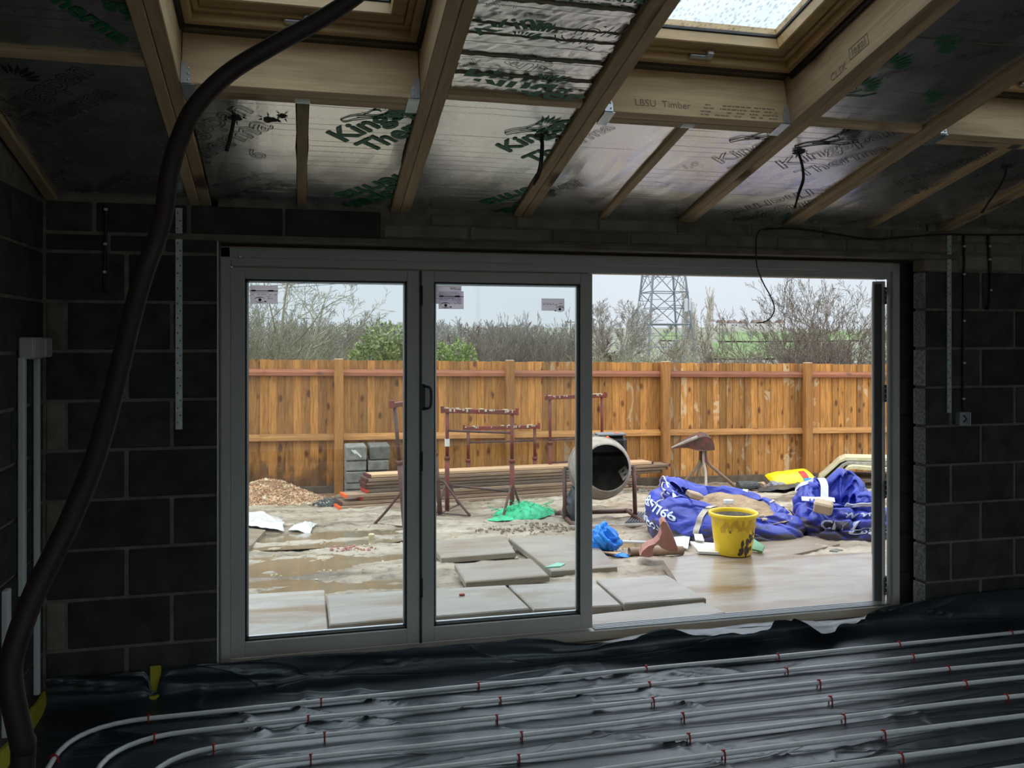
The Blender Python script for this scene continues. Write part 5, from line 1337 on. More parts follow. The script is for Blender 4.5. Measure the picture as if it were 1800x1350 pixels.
f2 = gnd(1481, 939); B2 = Vector((f2.x, f2.y, 0)); B2.z = float(G(B2.x, B2.y))
bag2 = thing('bulk_bag', 'crumpled blue bulk bag with white straps, right of the two', 'bulk bag', B2, math.radians(-18))
rim2 = per([(0, .34), (25, .38), (45, .48), (68, .55), (86, .54), (104, .37), (122, .47), (145, .46), (175, .36), (205, .30), (240, .31), (270, .33), (300, .34), (330, .34)])
S2 = bag_surface(.40, .40, rim2, .14, .062, 140, .20)
bag_mesh(S2, 170, 70, 2.0).build('bag_body', MAT['blue_mud'], bag2, smooth=True)
vs = []
for i in range(22):
    for j in range(60):
        an = 2 * math.pi * j / 60; r = i / 21; x, y = .36 * r * math.cos(an), .33 * r * math.sin(an)
        z = .20 + .10 * y + .22 * float(np.abs(fbm(x * 3.2, y * 3.2, 151, 3))) + .05 * float(fbm(x * 9, y * 9, 153, 3)); vs.append((x, y, z))
MB().grid(vs, 22, 60, wrap=True).build('collapsed_top', MAT['blue'], bag2, smooth=True)
wrap_text(S2, 'CIVIL', 228, 282, .34, .30, 5).build('lettering', MAT['letter'], bag2, fix=False)
wrap_text(S2, 'www.', 258, 304, .64, .22, 5).build('lettering', MAT['letter'], bag2, fix=False)
wrap_text(S2, '0800', 262, 318, .22, .18, 5).build('lettering', MAT['letter'], bag2, fix=False)
P = [Vector((-.13, .29, .44)), Vector((-.13, .22, .475)), Vector((-.13, .12, .43)), Vector((-.15, .04, .35)), Vector((-.17, -.02, .29))]
MB().ribbon(spline(P, 5), .075, (1, .25, 0), .006).build('strap', MAT['strap'], bag2)
P = []
for i in range(26):
    x, y, z = S2(math.radians(262 + 88 * i / 25), 1.0 - .25 * (i / 25), .03); P.append(Vector((float(x), float(y), float(z) + .012)))
MB().ribbon(spline(P, 2), .045, (.3, -.5, .8), .006).build('strap', MAT['strap'], bag2)
P = [Vector((-.38, -.05, .33)), Vector((-.28, -.10, .335)), Vector((-.18, -.11, .34)), Vector((-.10, -.10, .33))]
MB().ribbon(spline(P, 5), .05, (.1, .7, .6), .006).build('strap', MAT['strap'], bag2)
P = [Vector((-.40, .10, .38)), Vector((-.34, .16, .42)), Vector((-.27, .18, .44)), Vector((-.2, .22, .46))]
MB().ribbon(spline(P, 5), .045, (.3, .6, .7), .006).build('strap', MAT['strap'], bag2)
chunk('tan stone block resting on the right blue bag', 1447, 891, 7.55, (.155, .115, .10), 'stone', (.25, .15, -.7), 'stone_block')

# ------------------------------------------------------------------ yellow bucket and small things
bp = gnd(1289, 991); bp.z = .048
bk_ = thing('bucket', 'yellow builders bucket spattered with dark mud on wet concrete', 'bucket', bp)
BH = .315
MB().lathe([(.0, .0), (.128, .0), (.134, .006), (.145, .08), (.160, .20), (.170, BH - .03), (.184, BH - .028), (.187, BH - .022), (.187, BH - .004), (.183, BH), (.168, BH), (.165, BH - .02), (.150, .14), (.135, .03), (.0, .025)], 40).build('bucket_body', MAT['yellow'], bk_, smooth=True)
MB().lathe([(.0, .07), (.10, .075), (.146, .09), (.166, BH - .03), (.1635, BH - .03), (.140, .1)], 32).build('mortar_residue', MAT['mortar'], bk_, smooth=True, fix=False)
m = MB(); rr = random.Random(8)
def splat(an, z, w, h, k=9):
    pts = [(an + 1.9 * w * math.cos(2 * math.pi * i / k) * rr.uniform(.6, 1.2), z + h * math.sin(2 * math.pi * i / k) * rr.uniform(.6, 1.2)) for i in range(k)]
    def put(a_, z_): r = np.interp(z_, [0, .08, .2, .3], [.1335, .1455, .1605, .1705]) + .0012; return (r * math.cos(a_), r * math.sin(a_), z_)
    m.add([put(an, z)] + [put(*p) for p in pts], [(0, 1 + i, 1 + (i + 1) % k) for i in range(k)])
for an, z, w, h in ((-1.62, .045, .09, .038), (-1.60, .10, .06, .03), (-1.36, .05, .08, .045), (-1.33, .11, .07, .03), (-1.12, .12, .09, .025), (-1.05, .15, .07, .016), (-1.2, .155, .03, .02), (-.9, .13, .06, .012), (-.85, .165, .07, .01), (-1.0, .06, .04, .02), (-1.18, .05, .03, .03), (-.95, .185, .03, .015), (-2.2, .19, .02, .01), (-1.75, .02, .05, .015), (-.7, .11, .02, .02)): splat(an, z, w, h)
m.build('mud_spatter', MAT['mudsplash'], bk_, fix=False)
m = MB(); rr = random.Random(18)
for i in range(26): splat(-2.6 + i * .09, .225 + rr.uniform(-.03, .03), .05, rr.uniform(.012, .04))
m.build('washed_stain', M('old_stain', (.62, .36, .02), (.75, .47, .03), 9, .5), bk_, fix=False)

def crumple(name, label, cat, p, r, seed, mat, n=40, amp=.35, flat=.0, kind=None, rotz=0, fr=2.4):
    vs = []
    for i in range(n):
        ph = math.pi * i / (n - 1)
        for j in range(n * 2):
            an = 2 * math.pi * j / (n * 2); d = Vector((math.sin(ph) * math.cos(an), math.sin(ph) * math.sin(an), math.cos(ph)))
            k = 1 + amp * (1.6 * float(_f3(d, fr, seed)) - .9 * math.exp(-(abs(float(_f3(d, fr * 1.7, seed + 3))) / .05) ** 2) * .35); vs.append((d.x * r[0] * k, d.y * r[1] * k, max(d.z * r[2] * k + r[2] * .85, .004)))
    return tag(MB().grid(vs, n, n * 2, wrap=True).build(name, MAT[mat], loc=p, rot=(0, 0, rotz), smooth=True), label, cat, kind=kind)
def _f3(d, s, seed): return fbm(d.x * s + d.z * s * .7 + 5, d.y * s - d.z * s * .6 + 9, seed, 4)
crumple('plastic_bag', 'crumpled bright blue plastic bag by the open doorway edge', 'plastic bag', at(1058, 977), (.125, .11, .115), 31, 'bluebag', 36, .8, fr=1.7)
crumple('plastic_bag', 'small torn blue plastic scrap beside the cardboard tube', 'plastic scrap', at(1094, 984), (.06, .05, .014), 35, 'bluebag', 16, .6)
crumple('grey_sack', 'small grey sack slumped left of the yellow cement bag', 'sack', at(1366, 862), (.15, .14, .085), 41, 'greybag', 26, .4)
crumple('black_sack', 'black sack standing half behind the middle leaf right stile', 'sack', at(1012, 917), (.13, .14, .19), 47, 'blackbag', 30, .35)
nt = thing('green_netting', 'tangled heap of bright green plastic netting on the mud', 'netting', at(915, 913))
def net(p, r, sd, n=24):
    vs = []
    for i in range(n):
        for j in range(n * 2):
            an = 2 * math.pi * j / (n * 2); q = i / (n - 1); x, y = r[0] * q * math.cos(an) * (1 + .25 * math.sin(3 * an + sd)), r[1] * q * math.sin(an)
            z = r[2] * max(0, 1 - q) ** .7 * (1 + 1.1 * float(fbm(x * 9, y * 9, sd, 3))) + .03 * float(np.abs(fbm(x * 20, y * 20, sd + 2, 2))) + .006; vs.append((p[0] + x, p[1] + y, z))
    return MB().grid(vs, n, n * 2, wrap=True)
net((.06, .05, 0), (.30, .24, .13), 51).build('net_heap', MAT['green_net'], nt, smooth=True)
net((-.22, -.10, 0), (.16, .09, .035), 53, 14).build('net_tail', MAT['green_net'], nt, smooth=True)
m = MB(); rr = random.Random(12)
for i in range(60):
    a = Vector((rr.gauss(.05, .15), rr.gauss(.03, .1), rr.uniform(.02, .12))); pts = [a]
    for _ in range(4): a = a + Vector((rr.uniform(-.06, .06), rr.uniform(-.05, .05), rr.uniform(-.03, .03))); a.z = max(a.z, .01); pts.append(a)
    m.tube(spline(pts, 3), .0035, 4)
tag(m.build('loose_strands', MAT['green_net'], nt), kind='stuff')

def sheet(name, label, cat, quad, lift, amp, sd, mat, n=26, top=None):
    P = [at(a, b_) for a, b_ in quad]; c = sum(P, Vector()) / 4; vs = []
    for i in range(n):
        for j in range(n):
            u, v = i / (n - 1), j / (n - 1); p = P[0].lerp(P[1], u).lerp(P[3].lerp(P[2], u), v)
            e = .04 * float(fbm(u * 4, v * 4, sd + 7, 2)) ; x, y = p.x + e, p.y + e * .5
            z = float(gh(x, y)) + lift + amp * (.4 + float(np.abs(fbm(u * 3, v * 3, sd, 3)) * 1.6 + .5 * fbm(u * 8, v * 8, sd + 1, 3))) * math.sin(math.pi * min(max(u, .06), .94)) * (math.sin(math.pi * min(max(v, .06), .94)) ** .5); vs.append((x - c.x, y - c.y, z - c.z))
    o = MB().grid(vs, n, n).build(name, MAT[mat], loc=c, smooth=True); md = o.modifiers.new('thickness', 'SOLIDIFY'); md.thickness = .004
    return tag(o, label, cat)
sheet('plastic_sheet', 'large milky plastic sheet lying at the left edge by the puddle', 'plastic sheet', [(405, 935), (500, 936), (497, 921), (405, 902)], .02, .10, 61, 'clear_sheet')
sheet('plastic_sheet', 'small white plastic scrap in the puddle', 'plastic scrap', [(508, 934), (545, 936), (558, 925), (530, 924)], .015, .045, 63, 'clear_sheet', 16)
sheet('black_sheet', 'black plastic sheeting spread under the yellow cement bag', 'plastic sheet', [(1330, 868), (1440, 869), (1456, 853), (1345, 853)], .02, .12, 67, 'blackbag')
# yellow cement bag
yp = at(1390, 860, .07)
yb = thing('cement_bag', 'yellow bag of cement lying on black sheeting by the fence', 'cement bag', yp, math.radians(-8))
vs = []; n1, n2 = 26, 16
for i in range(n1):
    for j in range(n2):
        u, v = i / (n1 - 1) * 2 - 1, 2 * math.pi * j / n2; k = (1 - abs(u) ** 5) ** .5
        w = .20 * (.90 + .1 * k); x = u * .31; y = w * math.cos(v) * (1 if abs(u) < .9 else .97); z = .075 * math.sin(v) * (k + .05) + .08 + .015 * float(fbm(u * 4, v * 1.5, 7, 3)); vs.append((x, y, z))
MB().grid(vs, n1, n2, wrap=True).build('sack', MAT['yellow_bag'], yb, smooth=True, rot=(math.radians(16), math.radians(-6), 0))
def bag_patch(u0, u1, v0, v1, mat):
    m = MB(); vs = []
    for i in range(7):
        for j in range(7):
            u, v = u0 + (u1 - u0) * i / 6, v0 + (v1 - v0) * j / 6; k = (1 - abs(u) ** 5) ** .5; w = .20 * (.90 + .1 * k) + .003
            vs.append((u * .31, w * math.cos(v), .079 * math.sin(v) * (k + .05) + .083 + .015 * float(fbm(u * 4, v * 1.5, 7, 3))))
    m.grid(vs, 7, 7).build('printed_panel', MAT[mat], yb, rot=(math.radians(16), math.radians(-6), 0))
bag_patch(.30, .66, 3.6, 5.2 - .9, 'bluebag'); bag_patch(.34, .62, 1.5, 2.4, 'red_paint'); bag_patch(.34, .70, 2.45, 3.0, 'bluebag')
# short dark post offcut lying down
tag(MB().tube([(-.155, 0, .065), (.0, .01, .07), (.13, .03, .065)], [.066, .062, .055], 12).build('post_offcut', MAT['cblock_dark'], loc=at(1316, 864), rot=(0, 0, -.1)), 'short dark post offcut lying on the ground by the fence', 'post offcut')
tag(MB().tube([(0, -.02, .055), (.04, .0, .06), (.07, .01, .05)], [.055, .06, .04], 9).build('stone_lump', MAT['sand'], loc=at(1336, 863)), 'sandy lump at the end of the dark post offcut', 'stone')
# pallet with bent pale sheets
p0, p1 = at(1478, 857), at(1560, 858)
an = math.atan2(p1.y - p0.y, p1.x - p0.x) - .06
pl = thing('pallet', 'dark timber pallet by the fence under bent pale sheets', 'pallet', (p0.x, p0.y, float(G(p0.x + .4, p0.y + .3)) - .02), an)
for y in (.05, .40, .75):
    for x in (.05, .55, 1.05): MB().box((x, y, .075), (.13, .10, .10), ch=.004).build('spacer_block', MAT['pallet'], pl)
    MB().box((.55, y, .012), (1.1, .10, .022), ch=.003).build('base_board', MAT['pallet'], pl)
for x in (.05, .28, .55, .82, 1.05): MB().box((x, .40, .138), (.10, .82, .022), ch=.003).build('stringer_board', MAT['pallet'], pl)
for y in (.05, .22, .40, .58, .75): MB().box((.55, y, .161), (1.12, .10, .022), ch=.003).build('deck_board', MAT['pallet'], pl)
def bent(label, prof, y0, y1, mat, o):
    up = [Vector((x, y0, z)) for x, z in prof]; dn = [p - Vector((.012, 0, .045)) for p in up][::-1]; loop = up + dn
    b2 = MB(); n = len(loop); b2.add(loop + [p + Vector((0, y1 - y0, 0)) for p in loop], [tuple(range(n)), tuple(range(2 * n - 1, n - 1, -1))] + [(i, (i + 1) % n, (i + 1) % n + n, i + n) for i in range(n)])
    tag(b2.build('insulation_sheet', MAT[mat], loc=(p0.x, p0.y, pl.location.z), rot=(0, 0, an)), label, 'insulation sheet')
MAT['paleboard'] = M('pale_sheet_edges', (.55, .49, .27), (.66, .62, .42), 9, .8); MAT['greyboard'] = M('weathered_sheet', (.22, .215, .185), (.42, .40, .34), 12, .85)
bent('upper pale sheet bent over the pallet', [(-.26, .13), (-.18, .20), (.02, .40), (.10, .44), (.9, .455)], .30, .70, 'paleboard', 0)
bent('grey weathered sheet sandwiched between the pale sheets on the pallet', [(-.22, .07), (.04, .345), (.11, .385), (.9, .40)], .22, .60, 'greyboard', 0)
bent('lower pale sheet bent over the pallet front', [(-.07, .10), (.0, .19), (.11, .335), (.17, .355), (.9, .325)], .06, .40, 'paleboard', 0)
tag(MB().box((0, 0, 0), (.12, .12, .06), ch=.006).build('timber_offcut', MAT['plaster'], loc=Vector((p0.x, p0.y, pl.location.z + .205)) + Vector((.62, .02, 0))), 'small pale block on the pallet deck', 'block')
# flat offcuts
def flat(name, label, cat, quad, thick, mat, lift=.008, tilt=None, base=None):
    P = [at(a, b_) for a, b_ in quad]
    for i, p in enumerate(P): p.z = (max(p.z, .046 if (base == 'pad') else -9)) + lift + (tilt[i] if tilt else 0)
    c = sum(P, Vector()) / len(P); return tag(MB().prism([p - c for p in P], thick).build(name, MAT[mat], loc=c), label, cat)
flat('white_board', 'white board offcut leaning in front of the left bulk bag', 'board', [(1176, 967), (1209, 971), (1214, 956), (1181, 950)], .010, 'plaster', .03, (0, 0, .05, .05))
flat('plasterboard_offcut', 'pale green-edged plasterboard offcut beside the bucket', 'board', [(1228, 993), (1268, 994), (1262, 981), (1213, 979)], .018, 'plaster', .02, base='pad')
flat('plasterboard_offcut', 'small plasterboard scrap on the larger offcut', 'board', [(1222, 981), (1238, 982), (1234, 973), (1220, 973)], .010, 'plaster', .045, base='pad')
flat('green_board', 'green board offcut right of the bucket foot', 'board', [(1317, 987), (1340, 991), (1344, 987), (1322, 976)], .014, 'greenboard', .02, (0, 0, .02, .02), base='pad')
flat('plywood_sheet', 'muddy plywood sheet lying under the front of the blue bags', 'board', [(1325, 985), (1400, 980), (1476, 963), (1420, 950), (1330, 958)], .018, 'ply', .03)
chunk('small grey stone offcut at the plywood corner', 1470, 971, 6.95, (.10, .07, .04), 'cblock', (0, 0, .4), 'stone_offcut')
flat('plastic_grate', 'flat grey ribbed plastic panel on the mud left of the bag', 'panel', [(1098, 922), (1138, 925), (1152, 908), (1116, 906)], .012, 'grate', .02)
P = [at(a, b_) for a, b_ in ((1098, 922), (1138, 925), (1152, 908), (1116, 906))]; m = MB()
for i in range(8):
    a, b_ = P[0].lerp(P[1], (i + .5) / 8), P[3].lerp(P[2], (i + .5) / 8); m.tube([a + Vector((0, 0, .027)), b_ + Vector((0, 0, .027))], .009, 6)
g_ = [o for o in C.objects if o.name == 'plastic_grate'][0]
ro = m.build('ribs', MAT['grate']); ro.parent = g_; ro.location = -g_.location
flat('timber_offcut', 'brown timber board end poking in at the lower left of the yard', 'board', [(395, 985), (442, 964), (467, 938), (415, 934)], .04, 'ply', .05)
flat('timber_lath', 'thin orange lath lying before the blue plastic bag', 'lath', [(1048, 982), (1092, 984), (1092, 981), (1050, 979)], .008, 'scaffold_pale', .02)
flat('green_offcut', 'small mint green offcut on the paving slab', 'scrap', [(957, 1023), (985, 1021), (994, 1017), (980, 1016)], .01, 'greenboard', .02, base='pad')
for o in C.objects:
    if o.name == 'green_offcut': o.data.materials[0] = M('mint_board', (.30, .62, .46), rough=.6); o.location.z = TZ + .012
tag(MB().box((0, 0, .006), (.035, .02, .012), ch=.003).build('red_scrap', MAT['clip'], loc=on_z(812, 1047, TZ)), 'tiny red scrap lying on the paving slab', 'scrap')
tag(MB().box((0, 0, .03), (.055, .05, .06), ch=.008).build('foam_cube', MAT['paleboard'], loc=at(653, 946)), 'pale foam cube at the right end of the puddle', 'foam cube')
a, b_ = at(990, 958, .02), at(1170, 966, .03)
tag(MB().tube([a - a, b_ - a], .013, 10).build('waste_pipe', MAT['white_plastic'], loc=a, smooth=True), 'thin white plastic pipe lying across the yard', 'pipe')
a, b_ = at(1106, 983, .035), at(1200, 977, .035)
tb = MB().lathe([(.034, 0), (.034, (b_ - a).length), (.030, (b_ - a).length), (.030, 0), (.034, 0)], 18, Vector((0, 0, 1)).rotation_difference(b_ - a).to_matrix().to_4x4())
tag(tb.build('cardboard_tube', MAT['tube'], loc=a, smooth=True), 'brown cardboard tube lying behind the broken terracotta tile', 'tube')
# broken terracotta ridge tile, standing on its broken leg
d_ = (at(1160, 995).y - CY) / ray(1160, 995)[1]; o = at_depth(1160, 1000, d_)
out = [(1125, 999), (1130, 989), (1140, 981), (1151, 977), (1159, 969), (1163, 957), (1161, 944), (1165, 937), (1171, 939), (1179, 954), (1187, 972), (1192, 987), (1190, 991), (1178, 990), (1164, 985), (1156, 978), (1151, 981), (1147, 989), (1148, 999), (1140, 1001)]
P = [at_depth(a, b_, d_) - o for a, b_ in out]; P2 = [p + Vector((.06, .17, .0)) for p in P]; n = len(P)
m = MB().add(P + P2, [tuple(range(n)), tuple(range(2 * n - 1, n - 1, -1))] + [(i, (i + 1) % n, (i + 1) % n + n, i + n) for i in range(n)])
tag(m.build('ridge_tile', MAT['terracotta'], loc=(o.x, o.y, max(o.z, .03))), 'broken terracotta ridge tile propped on the ground before the left bag', 'roof tile')

# ================================================================== BEYOND THE FENCE
def land_h(x, y):
    return np.interp(y, [7.0, 9, 15, 40, 90, 200, 330, 450, 700, 1200], [-.62, -.75, -1.3, -4, -6.5, -5, 1.0, 6.0, 10.5, 13]) + .35 * np.clip(y / 40, 0, 12) * fbm(x * .012, y * .012, 201, 3)
gy = np.concatenate([np.linspace(7.7, 40, 40, endpoint=False), np.geomspace(40, 1100, 60)]); gx = np.linspace(-1, 1, 90)
YY, UU = np.meshgrid(gy, gx, indexing='ij'); XX = .25 * YY + UU * (YY * 1.3 + 20)
ld = MB().grid(np.stack([XX.ravel(), YY.ravel(), land_h(XX, YY).ravel()], 1).tolist(), len(gy), len(gx))
tag(ld.build('far_land', MAT['land'], smooth=True), 'valley and hillside fields beyond the fence', kind='structure')

def tree_mesh(name, mat, seed, stems, levels, kids, L0, r0, ratio=.66, ang=(25, 55), up=.12, wander=.16, taper=.62, sides=3, start=.25, rmin=.003, nseg=4):
    rr = random.Random(seed); segs = []
    def grow(p, d, L, r, lev):
        n = nseg if lev < levels else 2; pts = [p.copy()]; rad = [r]; q = d.normalized(); dirs = [q.copy()]
        for i in range(n):
            q = (q + Vector((rr.gauss(0, wander), rr.gauss(0, wander), rr.gauss(0, wander) + up))).normalized()
            pts.append(pts[-1] + q * L / n); rad.append(max(r * (1 - (1 - taper * .5) * (i + 1) / n), rmin)); dirs.append(q.copy())
        for i in range(n): segs.append((pts[i], pts[i + 1], rad[i], rad[i + 1]))
        if lev >= levels: return
        for k in range(kids[lev]):
            t = start + (1 - start) * (k + rr.random()) / kids[lev]; i = min(int(t * n), n - 1); f = t * n - i
            b = pts[i].lerp(pts[i + 1], f); ax = dirs[i]; az = rr.uniform(0, 6.283) ; an = math.radians(rr.uniform(*ang))
            o = ax.orthogonal().normalized(); o.rotate(Matrix.Rotation(az, 3, ax)); nd = ax * math.cos(an) + o * math.sin(an)
            grow(b, nd, L * ratio * rr.uniform(.7, 1.15) * (1 - .35 * t), max(rad[i] * taper * rr.uniform(.7, 1), rmin), lev + 1)
    for (p, d, L, r) in stems: grow(Vector(p), Vector(d), L, r, 0)
    N = len(segs); A = np.array([s[0] for s in segs]); B = np.array([s[1] for s in segs]); RA = np.array([s[2] for s in segs]); RB = np.array([s[3] for s in segs])
    D = B - A; D /= np.linalg.norm(D, axis=1, keepdims=True) + 1e-9
    U = np.where(np.abs(D[:, 2:3]) < .9, np.array([[0, 0, 1.0]]), np.array([[1.0, 0, 0]])); X = np.cross(D, U); X /= np.linalg.norm(X, axis=1, keepdims=True); Y = np.cross(D, X)
    V = np.zeros((N, 2 * sides, 3))
    for j in range(sides):
        c, s = math.cos(2 * math.pi * j / sides), math.sin(2 * math.pi * j / sides); o = X * c + Y * s
        V[:, j] = A + o * RA[:, None]; V[:, sides + j] = B + o * RB[:, None]
    F = np.zeros((N, sides, 4), np.int32); b = (np.arange(N) * 2 * sides)[:, None]
    for j in range(sides): F[:, j] = np.concatenate([b + j, b + (j + 1) % sides, b + sides + (j + 1) % sides, b + sides + j], 1)
    F = F.reshape(-1); me = bpy.data.meshes.new(name); me.vertices.add(N * 2 * sides); me.vertices.foreach_set('co', V.ravel())
    me.loops.add(len(F)); me.loops.foreach_set('vertex_index', F); me.polygons.add(len(F) // 4); me.polygons.foreach_set('loop_start', np.arange(0, len(F), 4, dtype=np.int32))
    me.update(calc_edges=True); me.materials.append(MAT[mat]); return me
def leaves(name, mat, seed, blobs, n, size, parent=None, shell=.55):
    rr = np.random.RandomState(seed); w = np.array([b[3] * b[4] * b[5] for b in blobs]); w = w / w.sum(); V, F = [], []
    k = rr.choice(len(blobs), n, p=w); d = rr.normal(size=(n, 3)); d /= np.linalg.norm(d, axis=1, keepdims=True); q = shell + (1 - shell) * rr.rand(n) ** .6
    Bl = np.array(blobs)[k]; c = Bl[:, :3] + d * Bl[:, 3:] * q[:, None]
    ax = d * .6 + rr.normal(size=(n, 3)) * .6 + np.array([0, 0, .25]); ax /= np.linalg.norm(ax, axis=1, keepdims=True)
    sd = np.cross(ax, rr.normal(size=(n, 3))); sd /= np.linalg.norm(sd, axis=1, keepdims=True); nn = np.cross(ax, sd)
    L = size * rr.uniform(.7, 1.3, n)[:, None]
    V = np.stack([c, c + ax * L * .5 + sd * L * .2 + nn * L * .06, c + ax * L, c + ax * L * .5 - sd * L * .2 + nn * L * .06], 1).reshape(-1, 3)
    F = np.arange(n * 4, dtype=np.int32)
    me = bpy.data.meshes.new(name); me.vertices.add(n * 4); me.vertices.foreach_set('co', V.ravel()); me.loops.add(n * 4); me.loops.foreach_set('vertex_index', F)
    me.polygons.add(n); me.polygons.foreach_set('loop_start', np.arange(0, n * 4, 4, dtype=np.int32)); me.update(calc_edges=True); me.materials.append(MAT[mat]); return me
def spot(px, Y):
    rx, ry, _ = ray(px, 600); x = rx * (Y - CY) / ry; return Vector((x, Y, float(land_h(x, Y)) - .05))
_hz = {}
def tree(label, px, Y, me, scale=1.0, rotz=0.0, group=None, name='bare_tree', cat='tree', zs=None, top=None):
    o = inst(name, me, None, spot(px, Y), (0, 0, rotz))
    if top is not None:                          # scaled to the height it has in the view
        if me.name not in _hz:
            V = np.empty(len(me.vertices) * 3); me.vertices.foreach_get('co', V); _hz[me.name] = float(np.percentile(V[2::3], 99.6))
        k = (on_y(px, top, Y).z - o.location.z) / _hz[me.name]; zs = k; scale = k * scale
    o.scale = (scale, scale, zs or scale); return tag(o, label, cat, group)

big = tree_mesh('bare_tree', 'bark_green', 4, [((0, 0, 0), (.10, 0, 1), 2.6, .075), ((0, 0, .9), (.75, .1, 1), 2.7, .05), ((0, 0, 1.0), (-.4, .2, 1), 2.3, .045), ((.02, 0, .2), (-.25, -.1, 1), 2.4, .022), ((0, 0, 1.3), (.25, -.2, 1), 2.4, .04)], 4, [8, 6, 5, 4], 0, 0, .58, (25, 60), .05, .13, start=.3, rmin=.0028)
tree('tall lichen-green bare tree rising over the fence at far left', 458, 9.6, big, 1.0, .2)
dense = tree_mesh('bare_shrub', 'bark_green', 9, [((random.uniform(-.3, .3), random.uniform(-.3, .3), 0), (random.uniform(-.5, .5), random.uniform(-.5, .5), 1), 2.3, .022) for _ in range(13)], 3, [8, 7, 5], 0, 0, .55, (20, 55), .06, .12, rmin=.0034)
tree('dense olive twiggy shrub behind the tall lichen-green tree', 442, 10.6, dense, 1.0, 1.0, top=548, name='bare_shrub', cat='shrub')
tree('olive twiggy shrub right of the tall lichen-green tree, lower', 505, 11.6, dense, 1.0, 2.6, top=572, name='bare_shrub', cat='shrub')
thin = tree_mesh('bare_tree', 'bark_red', 15, [((0, 0, 0), (.15, 0, 1), 3.4, .05), ((0, 0, .8), (-.35, .1, 1), 2.6, .03), ((0, 0, .9), (.5, 0, 1), 2.5, .03)], 4, [8, 6, 5, 3], 0, 0, .55, (20, 50), .04, .12, rmin=.0045)
tree('reddish thin bare tree left of the round green bush', 572, 15.5, thin, .9, .4, top=550)
tree('second reddish thin bare tree, close to the round green bush', 600, 17.5, thin, .9, 2.2, top=556)
tree('thin bare tree with drooping twigs above the brown woods', 540, 19, thin, .9, 4.0, top=545)
def shrub(label, px, Y, blobs, n, size, mat, seed):
    t = thing('evergreen_shrub', label, 'shrub', spot(px, Y))
    inst('foliage', leaves('foliage', mat, seed, blobs, n, size), t)
    inst('stems', tree_mesh('stems', 'bark', seed, [((random.uniform(-.15, .15), random.uniform(-.15, .15), 0), (random.uniform(-.35, .35), random.uniform(-.3, .3), 1), 2.0, .022) for _ in range(7)], 1, [5], 0, 0, .5, (25, 50), .03, .1), t)
shrub('round glossy evergreen bush above the fence behind the left leaf', 662, 8.9, [(0, 0, 1.9, .48, .45, .62), (.34, -.05, 1.9, .34, .35, .58), (-.36, .0, 1.5, .33, .35, .45), (.12, 0, 2.3, .38, .33, .42), (-.12, .05, 1.2, .55, .5, .7), (.45, 0, 1.3, .35, .4, .6), (-.55, 0, 1.15, .22, .3, .3)], 8500, .088, 'leaf', 21)
shrub('bright green evergreen bush above the fence behind the middle leaf', 800, 9.6, [(0, 0, 1.7, .40, .4, .55), (-.22, 0, 1.95, .20, .25, .55), (.22, 0, 1.95, .18, .2, .5), (.05, 0, 2.15, .16, .2, .42), (-.32, 0, 1.35, .22, .25, .4), (.38, 0, 1.3, .14, .2, .45)], 7000, .058, 'leaf_bright', 22)
hedge = tree_mesh('bare_shrub', 'bark', 31, [((random.uniform(-1.1, 1.1), random.uniform(-.6, .6), 0), (random.uniform(-.22, .22), random.uniform(-.2, .2), 1), random.uniform(3.0, 4.2), .03) for _ in range(26)], 3, [7, 6, 4], 0, 0, .42, (15, 45), .10, .10, rmin=.006)
hl = 'bare upright hedge shrub in the row behind the middle leaf'
for i, (px, Y, s) in enumerate(((885, 21, .92), (925, 22, 1.08), (960, 21, 1.02), (1000, 22, 1.1), (850, 24, .85), (905, 26, 1.05), (975, 26, 1.15))): tree(hl, px, Y, hedge, 1.0, i * 1.3, top=573 - 8 * s + (i % 3) * 3, group='bare hedge shrubs behind the middle leaf', name='bare_shrub', cat='shrub')
crown = tree_mesh('bare_tree', 'bark_grey', 41, [((0, 0, 0), (0, 0, 1), 5.0, .22), ((0, 0, 2), (.5, .1, 1), 4.5, .12), ((0, 0, 2.2), (-.5, 0, 1), 4.4, .12), ((0, 0, 2.5), (0, .5, 1), 4.2, .1), ((0, 0, 2.5), (.1, -.5, 1), 4.2, .1)], 3, [10, 9, 7], 0, 0, .50, (20, 50), .06, .10, start=.35, rmin=.012)
wood_ = tree_mesh('bare_tree', 'bark_red', 43, [((0, 0, 0), (0, 0, 1), 5.0, .15), ((0, 0, 1.2), (.4, .1, 1), 4.0, .08), ((0, 0, 1.0), (-.45, 0, 1), 4.0, .08), ((0, 0, 1.4), (.1, -.4, 1), 4, .08)], 3, [9, 8, 5], 0, 0, .52, (20, 52), .06, .12, start=.2, rmin=.02)
tree('round grey bare tree left of the pylon', 1083, 62, crown, 1.25, .3, top=530)
tree('small round bare tree above the bright green bush', 800, 55, crown, 1.0, 2.0, top=562)
rw = random.Random(77)
gl = 'bare winter tree in the distant brown wood seen over the fence'
for i in range(34):
    px = rw.uniform(420, 760) if i < 20 else rw.uniform(760, 1060)
    Y = rw.uniform(38, 70); tree(gl, px, Y, wood_ if i % 3 else crown, 1.15, rw.uniform(0, 6), top=rw.uniform(566, 590) if px < 760 else rw.uniform(572, 588), group='bare trees of the distant wood')
gl2 = 'bare hedgerow tree on the far hillside'
for i in range(30):
    px = rw.uniform(1050, 1560); Y = rw.choice((130, 190, 210, 300)); tree(gl2, px, Y, crown if i % 2 else wood_, rw.uniform(.6, .9), rw.uniform(0, 6), 'hedgerow trees on the far hillside')
gl3 = 'bare tree on the skyline ridge'
for i in range(46):
    px = rw.uniform(400, 1250); Y = rw.uniform(380, 440); tree(gl3, px, Y, crown if i % 2 else wood_, rw.uniform(.45, .8), rw.uniform(0, 6), 'bare trees on the skyline ridge')
